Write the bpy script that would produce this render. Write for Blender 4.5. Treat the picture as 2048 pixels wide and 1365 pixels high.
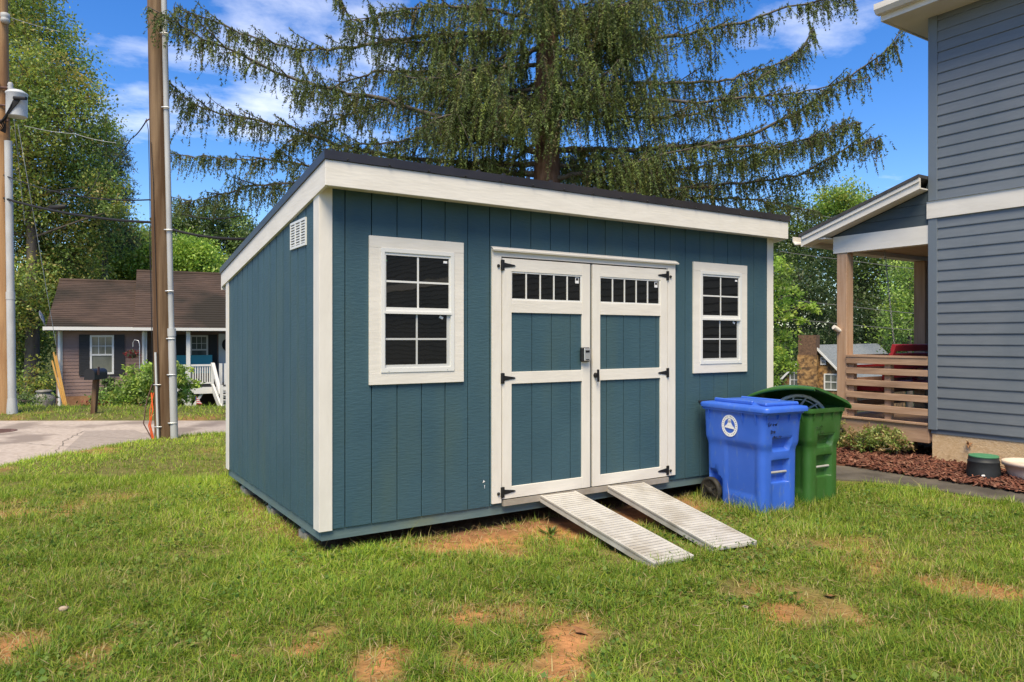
import bpy, math, random
import numpy as np
from mathutils import Vector, Matrix

for o in list(bpy.data.objects): bpy.data.objects.remove(o)
scene = bpy.context.scene
COL = scene.collection
R = math.radians

# ------------------------------------------------------------------ camera
F, HY, YAW = 1463.6, 678.2, R(32.8513)            # focal length / horizon in photo pixels (2048 wide)
CAM = np.array([-1.6665, -5.0603, 1.4577])
FWD = np.array([math.sin(YAW), math.cos(YAW)]); RT = np.array([math.cos(YAW), -math.sin(YAW)])
cd = bpy.data.cameras.new('camera'); cam = bpy.data.objects.new('camera', cd); COL.objects.link(cam)
cam.location = CAM; cam.rotation_euler = (R(90), 0, -YAW)
cd.sensor_width = 36; cd.lens = F/2048*36; cd.shift_y = -(682.5-HY)/2048; cd.clip_start = .05; cd.clip_end = 2000
scene.camera = cam

# ------------------------------------------------------------------ world, sun, exposure
SUN_DIR = Vector((-.52, -.62, 1.25)).normalized()    # towards the sun
world = bpy.data.worlds.new('World'); scene.world = world; world.use_nodes = True
nt = world.node_tree; nt.nodes.clear(); N = nt.nodes.new; L = nt.links.new
sky = N('ShaderNodeTexSky'); sky.sky_type = 'NISHITA'; sky.sun_disc = False
sky.sun_elevation = math.asin(SUN_DIR.z); sky.sun_rotation = math.atan2(SUN_DIR.x, SUN_DIR.y)
sky.air_density = 1.0; sky.dust_density = .4; sky.ozone_density = 3.0
hs = N('ShaderNodeHueSaturation'); hs.inputs['Hue'].default_value = .512; hs.inputs['Saturation'].default_value = 1.36; hs.inputs['Value'].default_value = .57
L(sky.outputs[0], hs.inputs['Color'])
tc = N('ShaderNodeTexCoord'); sep = N('ShaderNodeSeparateXYZ'); L(tc.outputs['Generated'], sep.inputs[0])
def mth(op, a, b=None, c=None):
    n = N('ShaderNodeMath'); n.operation = op
    for i, v in enumerate((a, b, c)):
        if v is None: continue
        if isinstance(v, (int, float)): n.inputs[i].default_value = v
        else: L(v, n.inputs[i])
    return n.outputs[0]
# clouds lie on a flat layer overhead: direction divided by its height
zz = mth('MAXIMUM', mth('ADD', sep.outputs[2], .14), .03)
cmb = N('ShaderNodeCombineXYZ'); L(mth('DIVIDE', sep.outputs[0], zz), cmb.inputs[0]); L(mth('DIVIDE', sep.outputs[1], zz), cmb.inputs[1])
mp = N('ShaderNodeMapping'); mp.inputs['Rotation'].default_value = (0, 0, R(25)); mp.inputs['Scale'].default_value = (.85, 1.05, 1); mp.inputs['Location'].default_value = (3.4, 1.7, 0)
L(cmb.outputs[0], mp.inputs[0])
n1 = N('ShaderNodeTexNoise'); n1.inputs['Scale'].default_value = 1.15; n1.inputs['Detail'].default_value = 9; n1.inputs['Roughness'].default_value = .58; n1.inputs['Distortion'].default_value = .15
L(mp.outputs[0], n1.inputs['Vector'])
cr = N('ShaderNodeValToRGB'); cr.color_ramp.elements[0].position = .565; cr.color_ramp.elements[0].color = (0, 0, 0, 1)
cr.color_ramp.elements[1].position = .80; cr.color_ramp.elements[1].color = (1, 1, 1, 1)
L(n1.outputs[0], cr.inputs[0])
mx = N('ShaderNodeMix'); mx.data_type = 'RGBA'; L(mth('MULTIPLY', cr.outputs[0], .85), mx.inputs['Factor']); L(hs.outputs[0], mx.inputs['A'])
mx.inputs['B'].default_value = (5.4, 5.25, 5.1, 1)
bg = N('ShaderNodeBackground'); bg.inputs['Strength'].default_value = .14; L(mx.outputs['Result'], bg.inputs['Color'])
wo = N('ShaderNodeOutputWorld'); L(bg.outputs[0], wo.inputs[0])

sd = bpy.data.lights.new('sun', 'SUN'); sun = bpy.data.objects.new('sun', sd); COL.objects.link(sun)
sd.energy = 2.5; sd.angle = R(34); sd.color = (1, .86, .60)
sun.rotation_euler = SUN_DIR.to_track_quat('Z', 'Y').to_euler(); sun.location = (0, 0, 30)
vs = scene.view_settings; vs.view_transform = 'Standard'; vs.look = 'None'; vs.gamma = 1; vs.use_curve_mapping = False
vs.exposure = 1.36
scene.render.engine = 'CYCLES'

# ------------------------------------------------------------------ measuring helpers (photo pixel -> point on a real plane)
def ray(px, py):
    r = FWD + (px-1024)/F*RT
    return np.array([r[0], r[1], -(py-HY)/F])
def onY(px, py, y=0.): d = ray(px, py); return CAM + d*(y-CAM[1])/d[1]
def onX(px, py, x=0.): d = ray(px, py); return CAM + d*(x-CAM[0])/d[0]
def onZ(px, py, z=-.08): d = ray(px, py); return CAM + d*(z-CAM[2])/d[2]
def at(px, py, dep): return CAM + ray(px, py)*dep
def V2W(r, d, z=0.): p = CAM[:2] + r*RT + d*FWD; return np.array([p[0], p[1], z])
def W2V(x, y): q = np.stack([np.asarray(x)-CAM[0], np.asarray(y)-CAM[1]], -1); return q@RT, q@FWD

# ------------------------------------------------------------------ objects
def setp(o, label=None, cat=None, group=None, kind=None):
    if label: o['label'] = label
    if cat: o['category'] = cat
    if group: o['group'] = group
    if kind: o['kind'] = kind
    return o
def empty(name, loc=(0, 0, 0), rz=0, label=None, cat=None, group=None):
    o = bpy.data.objects.new(name, None); COL.objects.link(o); o.location = loc; o.rotation_euler = (0, 0, rz); o.empty_display_size = .1
    return setp(o, label, cat, group)
def obj(name, me, mat=None, parent=None, loc=(0, 0, 0), rot=(0, 0, 0)):
    if mat is not None and not me.materials: me.materials.append(mat)
    o = bpy.data.objects.new(name, me); COL.objects.link(o); o.location = loc; o.rotation_euler = rot
    if parent is not None: o.parent = parent
    return o
def copy_tree(o, parent=None):
    c = o.copy(); COL.objects.link(c); c.parent = parent
    for ch in list(o.children): copy_tree(ch, c)
    return c

class MB:
    def __init__(s): s.v = []; s.f = []; s.sm = []
    def add(s, v, f, smooth=False):
        b = len(s.v); s.v += [tuple(map(float, p)) for p in v]; s.f += [tuple(i+b for i in q) for q in f]; s.sm += [smooth]*len(f); return s
    def box(s, a, b):
        (x0, y0, z0), (x1, y1, z1) = a, b
        return s.add([(x0,y0,z0),(x1,y0,z0),(x1,y1,z0),(x0,y1,z0),(x0,y0,z1),(x1,y0,z1),(x1,y1,z1),(x0,y1,z1)],
            [(3,2,1,0),(4,5,6,7),(0,1,5,4),(1,2,6,5),(2,3,7,6),(3,0,4,7)])
    def bar(s, p, q, w, h, up=(0, 0, 1)):                      # a straight timber from p to q
        p, q = Vector(p), Vector(q); d = (q-p).normalized(); u = Vector(up)
        if abs(d.dot(u)) > .98: u = Vector((1, 0, 0))
        sd_ = d.cross(u).normalized()*w/2; u2 = sd_.cross(d).normalized()*h/2
        v = [p-sd_-u2, p+sd_-u2, p+sd_+u2, p-sd_+u2, q-sd_-u2, q+sd_-u2, q+sd_+u2, q-sd_+u2]
        return s.add(v, [(0,1,2,3),(7,6,5,4),(1,0,4,5),(2,1,5,6),(3,2,6,7),(0,3,7,4)])
    def prism(s, poly, axis, a, b):                            # polygon in the two other axes, extruded along axis
        n = len(poly)
        def P(p, t): return {'x': (t, p[0], p[1]), 'y': (p[0], t, p[1]), 'z': (p[0], p[1], t)}[axis]
        v = [P(p, a) for p in poly]+[P(p, b) for p in poly]
        return s.add(v, [tuple(range(n))[::-1], tuple(range(n, 2*n))]+[(i, (i+1) % n, (i+1) % n+n, i+n) for i in range(n)])
    def tube(s, pts, rad, n=8, caps=True, smooth=True):
        pts = [Vector(p) for p in pts]
        if isinstance(rad, (int, float)): rad = [rad]*len(pts)
        v = []; pr = None
        for i, p in enumerate(pts):
            d = (pts[min(i+1, len(pts)-1)]-pts[max(i-1, 0)]).normalized()
            if pr is None: pr = d.orthogonal().normalized()
            a = (pr-d*pr.dot(d)); a = a.normalized() if a.length > 1e-6 else d.orthogonal().normalized(); pr = a; b = d.cross(a)
            for k in range(n):
                t = 2*math.pi*k/n; v.append(p+(a*math.cos(t)+b*math.sin(t))*rad[i])
        m = len(pts); f = [(i*n+k, i*n+(k+1) % n, (i+1)*n+(k+1) % n, (i+1)*n+k) for i in range(m-1) for k in range(n)]
        s.add(v, f, smooth)
        if caps:
            s.add(v[:n], [tuple(range(n))[::-1]]); s.add(v[-n:], [tuple(range(n))])
        return s
    def lathe(s, prof, n=24, c=(0, 0, 0), smooth=True):        # prof: (radius, z) from bottom to top
        v = [(c[0]+r*math.cos(2*math.pi*k/n), c[1]+r*math.sin(2*math.pi*k/n), c[2]+z) for r, z in prof for k in range(n)]
        m = len(prof); s.add(v, [(i*n+k, i*n+(k+1) % n, (i+1)*n+(k+1) % n, (i+1)*n+k) for i in range(m-1) for k in range(n)], smooth)
        s.add(v[:n], [tuple(range(n))[::-1]]); s.add(v[-n:], [tuple(range(n))]); return s
    def loft(s, rings, cap0=True, cap1=True, smooth=True):
        n = len(rings[0]); v = [p for r in rings for p in r]
        s.add(v, [(i*n+k, i*n+(k+1) % n, (i+1)*n+(k+1) % n, (i+1)*n+k) for i in range(len(rings)-1) for k in range(n)], smooth)
        if cap0: s.add(rings[0], [tuple(range(n))[::-1]])
        if cap1: s.add(rings[-1], [tuple(range(n))])
        return s
    def mesh(s, name, bevel=0):
        me = bpy.data.meshes.new(name); me.from_pydata(s.v, [], s.f); me.polygons.foreach_set('use_smooth', s.sm); me.update()
        if bevel:
            import bmesh
            bm = bmesh.new(); bm.from_mesh(me)
            es = [e for e in bm.edges if len(e.link_faces) == 2 and e.calc_face_angle(0) > .6]
            bmesh.ops.bevel(bm, geom=es, offset=bevel, segments=1, affect='EDGES', profile=.5, clamp_overlap=True)
            bm.to_mesh(me); bm.free()
        return me
    def build(s, name, mat, parent=None, loc=(0, 0, 0), rot=(0, 0, 0), bevel=0): return obj(name, s.mesh(name, bevel), mat, parent, loc, rot)
def B(a, b): return MB().box(a, b)

def mesh_np(name, V, faces, mat, col=None, smooth=False):
    V = np.asarray(V, np.float32).reshape(-1, 3); faces = [np.asarray(q, np.int32) for q in faces if len(q)]
    me = bpy.data.meshes.new(name); me.vertices.add(len(V)); me.vertices.foreach_set('co', V.ravel())
    loops = np.concatenate([q.ravel() for q in faces]); tot = np.concatenate([np.full(len(q), q.shape[1], np.int32) for q in faces])
    me.loops.add(len(loops)); me.loops.foreach_set('vertex_index', loops)
    me.polygons.add(len(tot)); st = np.zeros(len(tot), np.int32); st[1:] = np.cumsum(tot)[:-1]
    me.polygons.foreach_set('loop_start', st)
    if smooth: me.polygons.foreach_set('use_smooth', np.ones(len(tot), bool))
    me.update(calc_edges=True)
    if col is not None:
        a = me.attributes.new('Col', 'FLOAT_COLOR', 'POINT'); c = np.ones((len(V), 4), np.float32); c[:, :3] = col; a.data.foreach_set('color', c.ravel())
    me.materials.append(mat); return me

# ------------------------------------------------------------------ procedural materials
def mat(name, c1, c2=None, rough=.6, scale=(6, 6, 6), detail=5, mixpos=(.35, .65), bump=0, bscale=None, bdetail=4, spec=.35, metal=0, c3=None, s3=(.8, .8, .8), p3=(.52, .66), coat=0, dist=0):
    m = bpy.data.materials.new(name); m.use_nodes = True; t = m.node_tree; ns = t.nodes; bs = ns['Principled BSDF']
    bs.inputs['Roughness'].default_value = rough; bs.inputs['Specular IOR Level'].default_value = spec; bs.inputs['Metallic'].default_value = metal; bs.inputs['Coat Weight'].default_value = coat
    g = ns.new('ShaderNodeNewGeometry')
    def noise(sc, det, ds=0):
        mp_ = ns.new('ShaderNodeMapping'); mp_.inputs['Scale'].default_value = sc; t.links.new(g.outputs['Position'], mp_.inputs[0])
        n = ns.new('ShaderNodeTexNoise'); n.inputs['Scale'].default_value = 1; n.inputs['Detail'].default_value = det; n.inputs['Distortion'].default_value = ds
        t.links.new(mp_.outputs[0], n.inputs['Vector']); return n.outputs[0]
    def ramp(src, p):
        r = ns.new('ShaderNodeMapRange'); r.inputs[1].default_value = p[0]; r.inputs[2].default_value = p[1]; t.links.new(src, r.inputs[0]); return r.outputs[0]
    def mixc(fac, a, b):
        x = ns.new('ShaderNodeMix'); x.data_type = 'RGBA'; t.links.new(fac, x.inputs['Factor'])
        for s_, v in (('A', a), ('B', b)):
            if isinstance(v, tuple): x.inputs[s_].default_value = (*v, 1)
            else: t.links.new(v, x.inputs[s_])
        return x.outputs['Result']
    if c2 is None: bs.inputs['Base Color'].default_value = (*c1, 1)
    else:
        c = mixc(ramp(noise(scale, detail, dist), mixpos), c1, c2)
        if c3 is not None: c = mixc(ramp(noise(s3, 6), p3), c, c3)
        t.links.new(c, bs.inputs['Base Color'])
    if bump:
        b = ns.new('ShaderNodeBump'); b.inputs['Strength'].default_value = bump; b.inputs['Distance'].default_value = .01
        t.links.new(noise(bscale or scale, bdetail, dist), b.inputs['Height']); t.links.new(b.outputs[0], bs.inputs['Normal'])
    return m
def leafmat(name, trans=.35, rough=.5, gloss=.04):
    m = bpy.data.materials.new(name); m.use_nodes = True; t = m.node_tree; ns = t.nodes; ns.clear()
    a = ns.new('ShaderNodeAttribute'); a.attribute_name = 'Col'
    d = ns.new('ShaderNodeBsdfDiffuse'); tr = ns.new('ShaderNodeBsdfTranslucent'); gl = ns.new('ShaderNodeBsdfGlossy'); gl.inputs['Roughness'].default_value = rough
    t.links.new(a.outputs['Color'], d.inputs[0]); t.links.new(a.outputs['Color'], tr.inputs[0])
    m1 = ns.new('ShaderNodeMixShader'); m1.inputs[0].default_value = trans; t.links.new(d.outputs[0], m1.inputs[1]); t.links.new(tr.outputs[0], m1.inputs[2])
    m2 = ns.new('ShaderNodeMixShader'); m2.inputs[0].default_value = gloss; t.links.new(m1.outputs[0], m2.inputs[1]); t.links.new(gl.outputs[0], m2.inputs[2])
    o = ns.new('ShaderNodeOutputMaterial'); t.links.new(m2.outputs[0], o.inputs[0]); return m

M = {}
M['siding'] = mat('shed_siding_paint', (.036, .083, .109), (.043, .095, .121), .6, (3, 3, 2), 5, bump=.3, bscale=(16, 16, 70), c3=(.052, .098, .105), s3=(3.2, 3.2, .8), p3=(.5, .78))
M['trim'] = mat('shed_trim_white', (.67, .635, .57), (.715, .68, .615), .6, (4, 4, 14), 5, bump=.16, bscale=(9, 9, 60), c3=(.63, .595, .53), s3=(1.6, 1.6, 1.6), p3=(.58, .8))
M['trim_v'] = mat('shed_trim_white_upright', (.67, .635, .57), (.715, .68, .615), .6, (14, 14, 4), 5, bump=.14, bscale=(50, 50, 12), c3=(.63, .595, .53), s3=(1.6, 1.6, 1.6), p3=(.58, .8))
M['skid'] = mat('shed_skid_paint', (.10, .155, .165), (.125, .18, .18), .7, (3, 3, 10), 6, bump=.3, bscale=(8, 8, 50), c3=(.15, .19, .15), s3=(2, 2, 2))
M['metal_roof'] = mat('dark_metal_roof', (.022, .019, .020), (.034, .030, .031), .35, (3, 3, 3), 4, spec=.5)
M['vinyl'] = mat('white_vinyl', (.68, .68, .655), None, .35)
M['vinylgrey'] = mat('grey_sash', (.50, .51, .50), None, .4)
M['glass'] = mat('dark_window_glass', (.005, .005, .004), (.009, .008, .006), .02, (2, 2, 2), 4, spec=.7, bump=.05, bscale=(5, 5, 4), bdetail=2)
M['black'] = mat('black_hardware', (.012, .012, .013), None, .45, spec=.4)
M['alu'] = mat('aluminium_ramp', (.47, .45, .415), (.56, .54, .50), .45, (8, 8, 8), 5, metal=.1, bump=.12, bscale=(60, 60, 60), c3=(.40, .37, .32), s3=(3, 3, 3))
M['thresh'] = mat('threshold_metal', (.40, .36, .30), (.50, .46, .40), .45, (9, 9, 9), metal=.4)
M['silver'] = mat('silver_plate', (.55, .56, .56), None, .35, metal=.6)
M['sticker'] = mat('white_sticker', (.8, .8, .8), None, .5)
M['concrete'] = mat('concrete_block', (.20, .19, .17), (.27, .26, .23), .9, (18, 18, 18), bump=.4)
M['hsid'] = mat('house_vinyl_siding', (.146, .165, .184), (.161, .181, .201), .5, (2, 4, 30), 4, bump=.06, bscale=(3, 12, 90), c3=(.122, .145, .168), s3=(.9, 1.4, .9), p3=(.5, .75))
M['hcorner'] = mat('house_corner_post', (.145, .172, .200), None, .5)
M['hwhite'] = mat('house_white_trim', (.66, .62, .555), (.72, .68, .615), .55, (3, 3, 9), bump=.15, bscale=(12, 6, 40))
M['found'] = mat('house_foundation', (.55, .38, .21), (.66, .50, .31), .9, (22, 22, 26), 7, bump=.9, bscale=(55, 55, 55), c3=(.36, .23, .12), s3=(9, 9, 9), p3=(.60, .72), dist=1.2)
M['shingle'] = mat('dark_shingle', (.045, .045, .05), (.07, .068, .07), .9, (12, 12, 12), bump=.5)
M['porchwood'] = mat('porch_weathered_wood', (.36, .225, .14), (.47, .315, .21), .75, (10, 2.2, 26), 6, bump=.25, bscale=(14, 4, 60), c3=(.28, .175, .115), s3=(2, 1, 4))
M['porchpost'] = mat('porch_post_wood', (.38, .235, .145), (.48, .32, .21), .75, (24, 24, 2), 6, bump=.25, bscale=(60, 60, 4))
M['porchceil'] = mat('porch_ceiling_wood', (.46, .31, .19), (.54, .37, .24), .7, (3, 24, 3), 5)
M['gable'] = mat('porch_gable_boards', (.045, .062, .070), (.058, .075, .084), .6, (3, 3, 12))
M['red'] = mat('red_paint', (.30, .018, .025), (.36, .03, .035), .45, (5, 5, 5))
M['chain'] = mat('chain_metal', (.35, .34, .33), None, .4, metal=.7)
M['soil'] = mat('clay', (.36, .17, .075), (.48, .25, .12), .95, (7, 7, 7), 8, bump=.6, bscale=(35, 35, 35), c3=(.26, .12, .05), s3=(2, 2, 2))
M['bluep'] = mat('blue_cart_plastic', (.034, .118, .54), (.040, .130, .58), .38, (5, 5, 5), 5, bump=.06, bscale=(40, 40, 40), c3=(.075, .16, .50), s3=(26, 26, 9), p3=(.58, .72), spec=.5)
M['greenp'] = mat('green_cart_plastic', (.030, .110, .020), (.038, .126, .026), .42, (5, 5, 5), 5, bump=.06, bscale=(40, 40, 40), c3=(.06, .13, .045), s3=(26, 26, 9), p3=(.58, .72), spec=.5)
M['rubber'] = mat('black_rubber', (.015, .015, .014), (.035, .032, .025), .7, (20, 20, 20), bump=.2)
M['greyplas'] = mat('grey_plastic', (.30, .30, .29), (.40, .39, .37), .5, (12, 12, 12))
M['white'] = mat('white_print', (.80, .80, .80), None, .5)
M['marker'] = mat('marker_ink', (.01, .01, .02), None, .6)
M['pole'] = mat('pole_wood', (.115, .070, .037), (.200, .132, .074), .85, (14, 14, .9), 7, bump=.7, bscale=(40, 40, 1.6), c3=(.085, .045, .020), s3=(6, 6, .5), p3=(.46, .60))
M['pole2'] = mat('fresh_pole_wood', (.30, .16, .070), (.38, .23, .11), .85, (14, 14, .9), 7, bump=.6, bscale=(40, 40, 1.6), c3=(.20, .10, .045), s3=(3, 3, .35))
M['conduit'] = mat('grey_conduit', (.36, .37, .37), (.44, .45, .45), .55, (4, 4, 2))
M['cable'] = mat('black_cable', (.014, .014, .015), None, .6)
M['orange'] = mat('orange_cable', (.62, .10, .02), None, .5)
M['transf'] = mat('transformer_paint', (.50, .52, .53), (.57, .59, .60), .5, (4, 4, 4))
M['nsid'] = mat('neighbour_siding', (.215, .142, .122), (.25, .168, .147), .65, (3, 3, 12), c3=(.185, .122, .105))
M['nroof'] = mat('neighbour_shingles', (.050, .033, .025), (.085, .056, .042), .95, (2.2, 2.2, 34), 6, bump=.6, bscale=(9, 9, 40), c3=(.026, .021, .015), s3=(.5, .5, .5), p3=(.44, .60))
M['shutter'] = mat('dark_shutter', (.022, .022, .025), (.03, .03, .033), .6, (5, 5, 60), bump=.6, bscale=(1, 1, 45))
M['nwhite'] = mat('neighbour_white', (.64, .64, .62), None, .6)
M['nglass'] = mat('curtained_glass', (.10, .11, .095), (.19, .20, .175), .08, (2.5, 2.5, 1.2), spec=.6)
M['teal'] = mat('teal_plastic', (.06, .36, .42), None, .5)
M['yellow'] = mat('yellow_timber', (.40, .22, .05), (.48, .28, .08), .7, (10, 10, 2))
M['stone'] = mat('golden_stone', (.15, .082, .035), (.44, .26, .105), .9, (4.2, 4.2, 5.5), 3, bump=1, bscale=(5, 5, 6), c3=(.10, .062, .035), s3=(3, 3, 3.4), p3=(.50, .60))
M['greyroof'] = mat('grey_slate', (.15, .17, .18), (.23, .25, .26), .85, (6, 6, 14), bump=.4)
M['ivy'] = mat('ivy_brown_stone', (.10, .06, .04), (.17, .10, .06), .95, (8, 8, 8), bump=1)
M['road'] = mat('road_surface', (.37, .305, .25), (.47, .40, .335), .92, (14, 14, 14), 8, bump=.5, bscale=(70, 70, 70), c3=(.24, .195, .16), s3=(.8, .8, .8), p3=(.5, .62))
M['patch'] = mat('road_patch', (.28, .235, .195), (.35, .295, .25), .92, (14, 14, 14), 8, bump=.4, bscale=(70, 70, 70))
M['walk'] = mat('dark_walk', (.060, .052, .042), (.105, .092, .076), .93, (5, 5, 5), 8, bump=.5, bscale=(45, 45, 45), c3=(.15, .13, .10), s3=(1.3, 1.3, 1.3), p3=(.5, .72))
M['iron'] = mat('cast_iron', (.10, .055, .045), (.14, .08, .065), .8, (20, 20, 20))
M['bark'] = mat('spruce_bark', (.115, .066, .043), (.19, .115, .08), .95, (14, 14, 5), 8, bump=1, bscale=(26, 26, 7), c3=(.075, .045, .03), s3=(5, 5, 2))
M['limb'] = mat('lichen_limb', (.075, .062, .048), (.135, .12, .098), .95, (9, 9, 9), 6, bump=.6, bscale=(30, 30, 30))
M['bark2'] = mat('grey_bark', (.085, .07, .055), (.13, .11, .09), .95, (8, 8, 3), 6, bump=.7)
M['valve'] = mat('black_box_plastic', (.016, .019, .021), (.024, .027, .03), .55, (9, 9, 9))
M['lidgreen'] = mat('green_box_lid', (.05, .19, .09), (.07, .23, .12), .6, (9, 9, 9))
M['bowl'] = mat('pale_pot', (.56, .44, .35), (.63, .51, .42), .7, (5, 5, 5))
M['leafbrown'] = mat('dry_leaf', (.20, .09, .035), (.28, .14, .06), .8, (20, 20, 20))
M['pebble'] = mat('pebble', (.34, .26, .19), (.42, .33, .25), .9, (15, 15, 15))
M['flagred'] = mat('flag_red', (.5, .03, .04), None, .7)
M['flagblue'] = mat('flag_blue', (.03, .04, .2), None, .7)
M['jar'] = mat('weathered_can', (.17, .16, .14), (.25, .24, .21), .6, (6, 6, 6), metal=.3)
M['trimgrey'] = mat('light_grey_plastic', (.42, .42, .40), (.52, .51, .48), .5, (12, 12, 12))
M['thinwire'] = mat('thin_wire', (.16, .16, .16), None, .6)
M['leaf'] = leafmat('foliage', .45)
M['needle'] = leafmat('needles', .32, .6, .03)
M['grass'] = leafmat('grass_blades', .42, .6, .02)
M['mulch'] = leafmat('mulch_chips', 0, .7, .02)

# ================================================================== THE SETTING: terrain, road, walk, mulch bed
rng = np.random.default_rng(7); random.seed(7)
def sstep(a, b, x): t = np.clip((x-a)/(b-a), 0, 1); return t*t*(3-2*t)
_VN = rng.random((64, 64))
def vnoise(x, y):                                                # smooth lattice noise, 0..1
    xi = np.floor(x).astype(int); yi = np.floor(y).astype(int); fx = x-xi; fy = y-yi; fx = fx*fx*(3-2*fx); fy = fy*fy*(3-2*fy)
    a = _VN[xi % 64, yi % 64]; b = _VN[(xi+1) % 64, yi % 64]; c = _VN[xi % 64, (yi+1) % 64]; d = _VN[(xi+1) % 64, (yi+1) % 64]
    return (a*(1-fx)+b*fx)*(1-fy)+(c*(1-fx)+d*fx)*fy
def fbm(x, y, s=1., o=4):
    r = 0; a = .5; k = s
    for _ in range(o): r = r+a*vnoise(x*k+17.3*_, y*k+5.1*_); a *= .5; k *= 2.07
    return r
# edge between lawn and road, in metres to the right of / ahead of the standpoint
EDGE = np.array([(-8.6, -6), (-7.7, 3), (-7.2, 7), (-6.95, 9), (-6.8, 10), (-6.45, 11.3), (-6.0, 12.2), (-5.0, 12.9), (-3, 13.3), (5, 13.6), (26, 14.0)])
FAR_EDGE = 15.4
def edge_d(r): return np.interp(r, EDGE[:, 0], EDGE[:, 1])      # ahead of this the road begins (for r > -8.6)
def road_dist(r, d):                                             # > 0 on the lawn side
    best = np.full(np.shape(r), 1e9); P_ = np.stack([r, d], -1)
    for a, b in zip(EDGE[:-1], EDGE[1:]):
        ab = b-a; t = np.clip(((P_-a)@ab)/(ab@ab), 0, 1); q = P_-a-t[..., None]*ab; best = np.minimum(best, np.hypot(q[..., 0], q[..., 1]))
    inside = (d < edge_d(r)) & (r > -8.6)
    return np.where(inside, best, -best)
def height(x, y):
    x = np.asarray(x, float); y = np.asarray(y, float); r, d = W2V(x, y)
    s = road_dist(r, d)
    h = -.08+.05*(fbm(x, y, .8, 3)-.47)*sstep(0, 1.5, s)
    road = sstep(.9, -.05, s)
    h = h*(1-road)+(-.29)*road
    v = sstep(FAR_EDGE-.1, FAR_EDGE+.9, d)                      # verge beyond the road
    h = h*(1-v)+(-.19)*v
    left = sstep(2, -4, r)
    h = h-.6*sstep(17.6, 22.5, d)*left
    h = h-(1-left)*sstep(15, 46, d)*5.2+sstep(70, 200, d)*10
    h = h+left*sstep(30, 90, d)*5
    # mulch bed
    mb = sstep(6.5, 6.75, x)*sstep(3.2, 2.6, y)*sstep(-14, -13, y)
    return h*(1-mb)+(-.075)*mb
def grid_axis(lo, hi, step, far):
    a = list(np.arange(lo, hi+1e-6, step)); s = step
    while a[-1] < far: s *= 1.35; a.append(a[-1]+s)
    s = step
    while a[0] > -far: s *= 1.35; a.insert(0, a[0]-s)
    return np.array(a)
ax = grid_axis(-12, 12, .3, 600); ay = grid_axis(-9, 18, .3, 600)
GX, GY = np.meshgrid(ax, ay, indexing='ij'); GZ = height(GX, GY); nx, ny = GX.shape
idx = np.arange(nx*ny).reshape(nx, ny); quads = np.stack([idx[:-1, :-1], idx[1:, :-1], idx[1:, 1:], idx[:-1, 1:]], -1).reshape(-1, 4)

# clay shows through the worn turf: patches (photo pixel, half sizes in metres, strength)
BARE = []
for px, py, a, b, k in [(640, 1258, .22, .07, .9), (600, 1300, .16, .07, .8), (770, 1318, .16, .08, .95), (905, 1288, .13, .10, 1), (1165, 1292, .14, .20, 1), (1128, 1340, .18, .10, 1), (740, 1350, .14, .06, .9),
        (985, 1345, .22, .05, .8), (1605, 1192, .16, .12, 1), (1575, 1222, .22, .10, 1), (1665, 1215, .22, .12, 1), (1485, 1177, .12, .10, .9), (1880, 1170, .30, .12, .8), (1985, 1175, .2, .1, .6), (20, 1285, .2, .2, .9), (10, 1030, .25, .15, .7),
        (165, 1010, .35, .18, .5), (180, 1310, .12, .08, .6), (520, 1300, .16, .06, .7), (1900, 1335, .08, .06, .8), (930, 1240, .25, .07, .7), (1040, 1232, .16, .06, .6), (1700, 1090, .3, .1, .35), (860, 1215, .3, .06, .5), (1330, 1255, .12, .05, .6), (300, 1180, .3, .1, .3), (1290, 1345, .12, .08, .6)]:
    p = onZ(px, py); BARE.append((p[0], p[1], a, b, k))
def bareness(x, y):
    r, d = W2V(x, y); w = np.zeros(np.shape(x))
    n = fbm(x, y, 3.4, 5)
    for bx, by, a, b, k in BARE:
        br, bd = W2V(bx, by); b = b*1.8; a = a*1.0; q = np.sqrt(((r-br)/a)**2+((d-bd)/b)**2)+(n-.47)*2.5
        w = np.maximum(w, np.minimum(1, 1.15*k)*sstep(1.2, .7, q))
    # worn ground under the eaves drip and below the ramps
    q = sstep(-.75, -.30, y+(n-.47)*.9)*sstep(.35, .9, x+(n-.47))*sstep(4.0, 3.3, x)
    w = np.maximum(w, .93*q*(y < .4))
    w = np.maximum(w, sstep(.62, .72, fbm(x+40, y, .9, 4))*.55)
    inside = (x > .05) & (x < 4.85) & (y > .05) & (y < 2.95)
    return np.where(inside, 1, w)
gm = bpy.data.materials.new('lawn_ground'); gm.use_nodes = True; t_ = gm.node_tree; ns_ = t_.nodes; bs_ = ns_['Principled BSDF']; bs_.inputs['Roughness'].default_value = .95; bs_.inputs['Specular IOR Level'].default_value = .1
at_ = ns_.new('ShaderNodeAttribute'); at_.attribute_name = 'Col'; ge_ = ns_.new('ShaderNodeNewGeometry')
no_ = ns_.new('ShaderNodeTexNoise'); no_.inputs['Scale'].default_value = 9; no_.inputs['Detail'].default_value = 8; t_.links.new(ge_.outputs['Position'], no_.inputs['Vector'])
mr_ = ns_.new('ShaderNodeMapRange'); mr_.inputs[1].default_value = .25; mr_.inputs[2].default_value = .75; mr_.inputs[3].default_value = .6; mr_.inputs[4].default_value = 1.3; t_.links.new(no_.outputs[0], mr_.inputs[0])
mm_ = ns_.new('ShaderNodeMix'); mm_.data_type = 'RGBA'; mm_.blend_type = 'MULTIPLY'; mm_.inputs['Factor'].default_value = 1; t_.links.new(at_.outputs['Color'], mm_.inputs['A']); t_.links.new(mr_.outputs[0], mm_.inputs['B']); t_.links.new(mm_.outputs['Result'], bs_.inputs['Base Color'])
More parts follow.
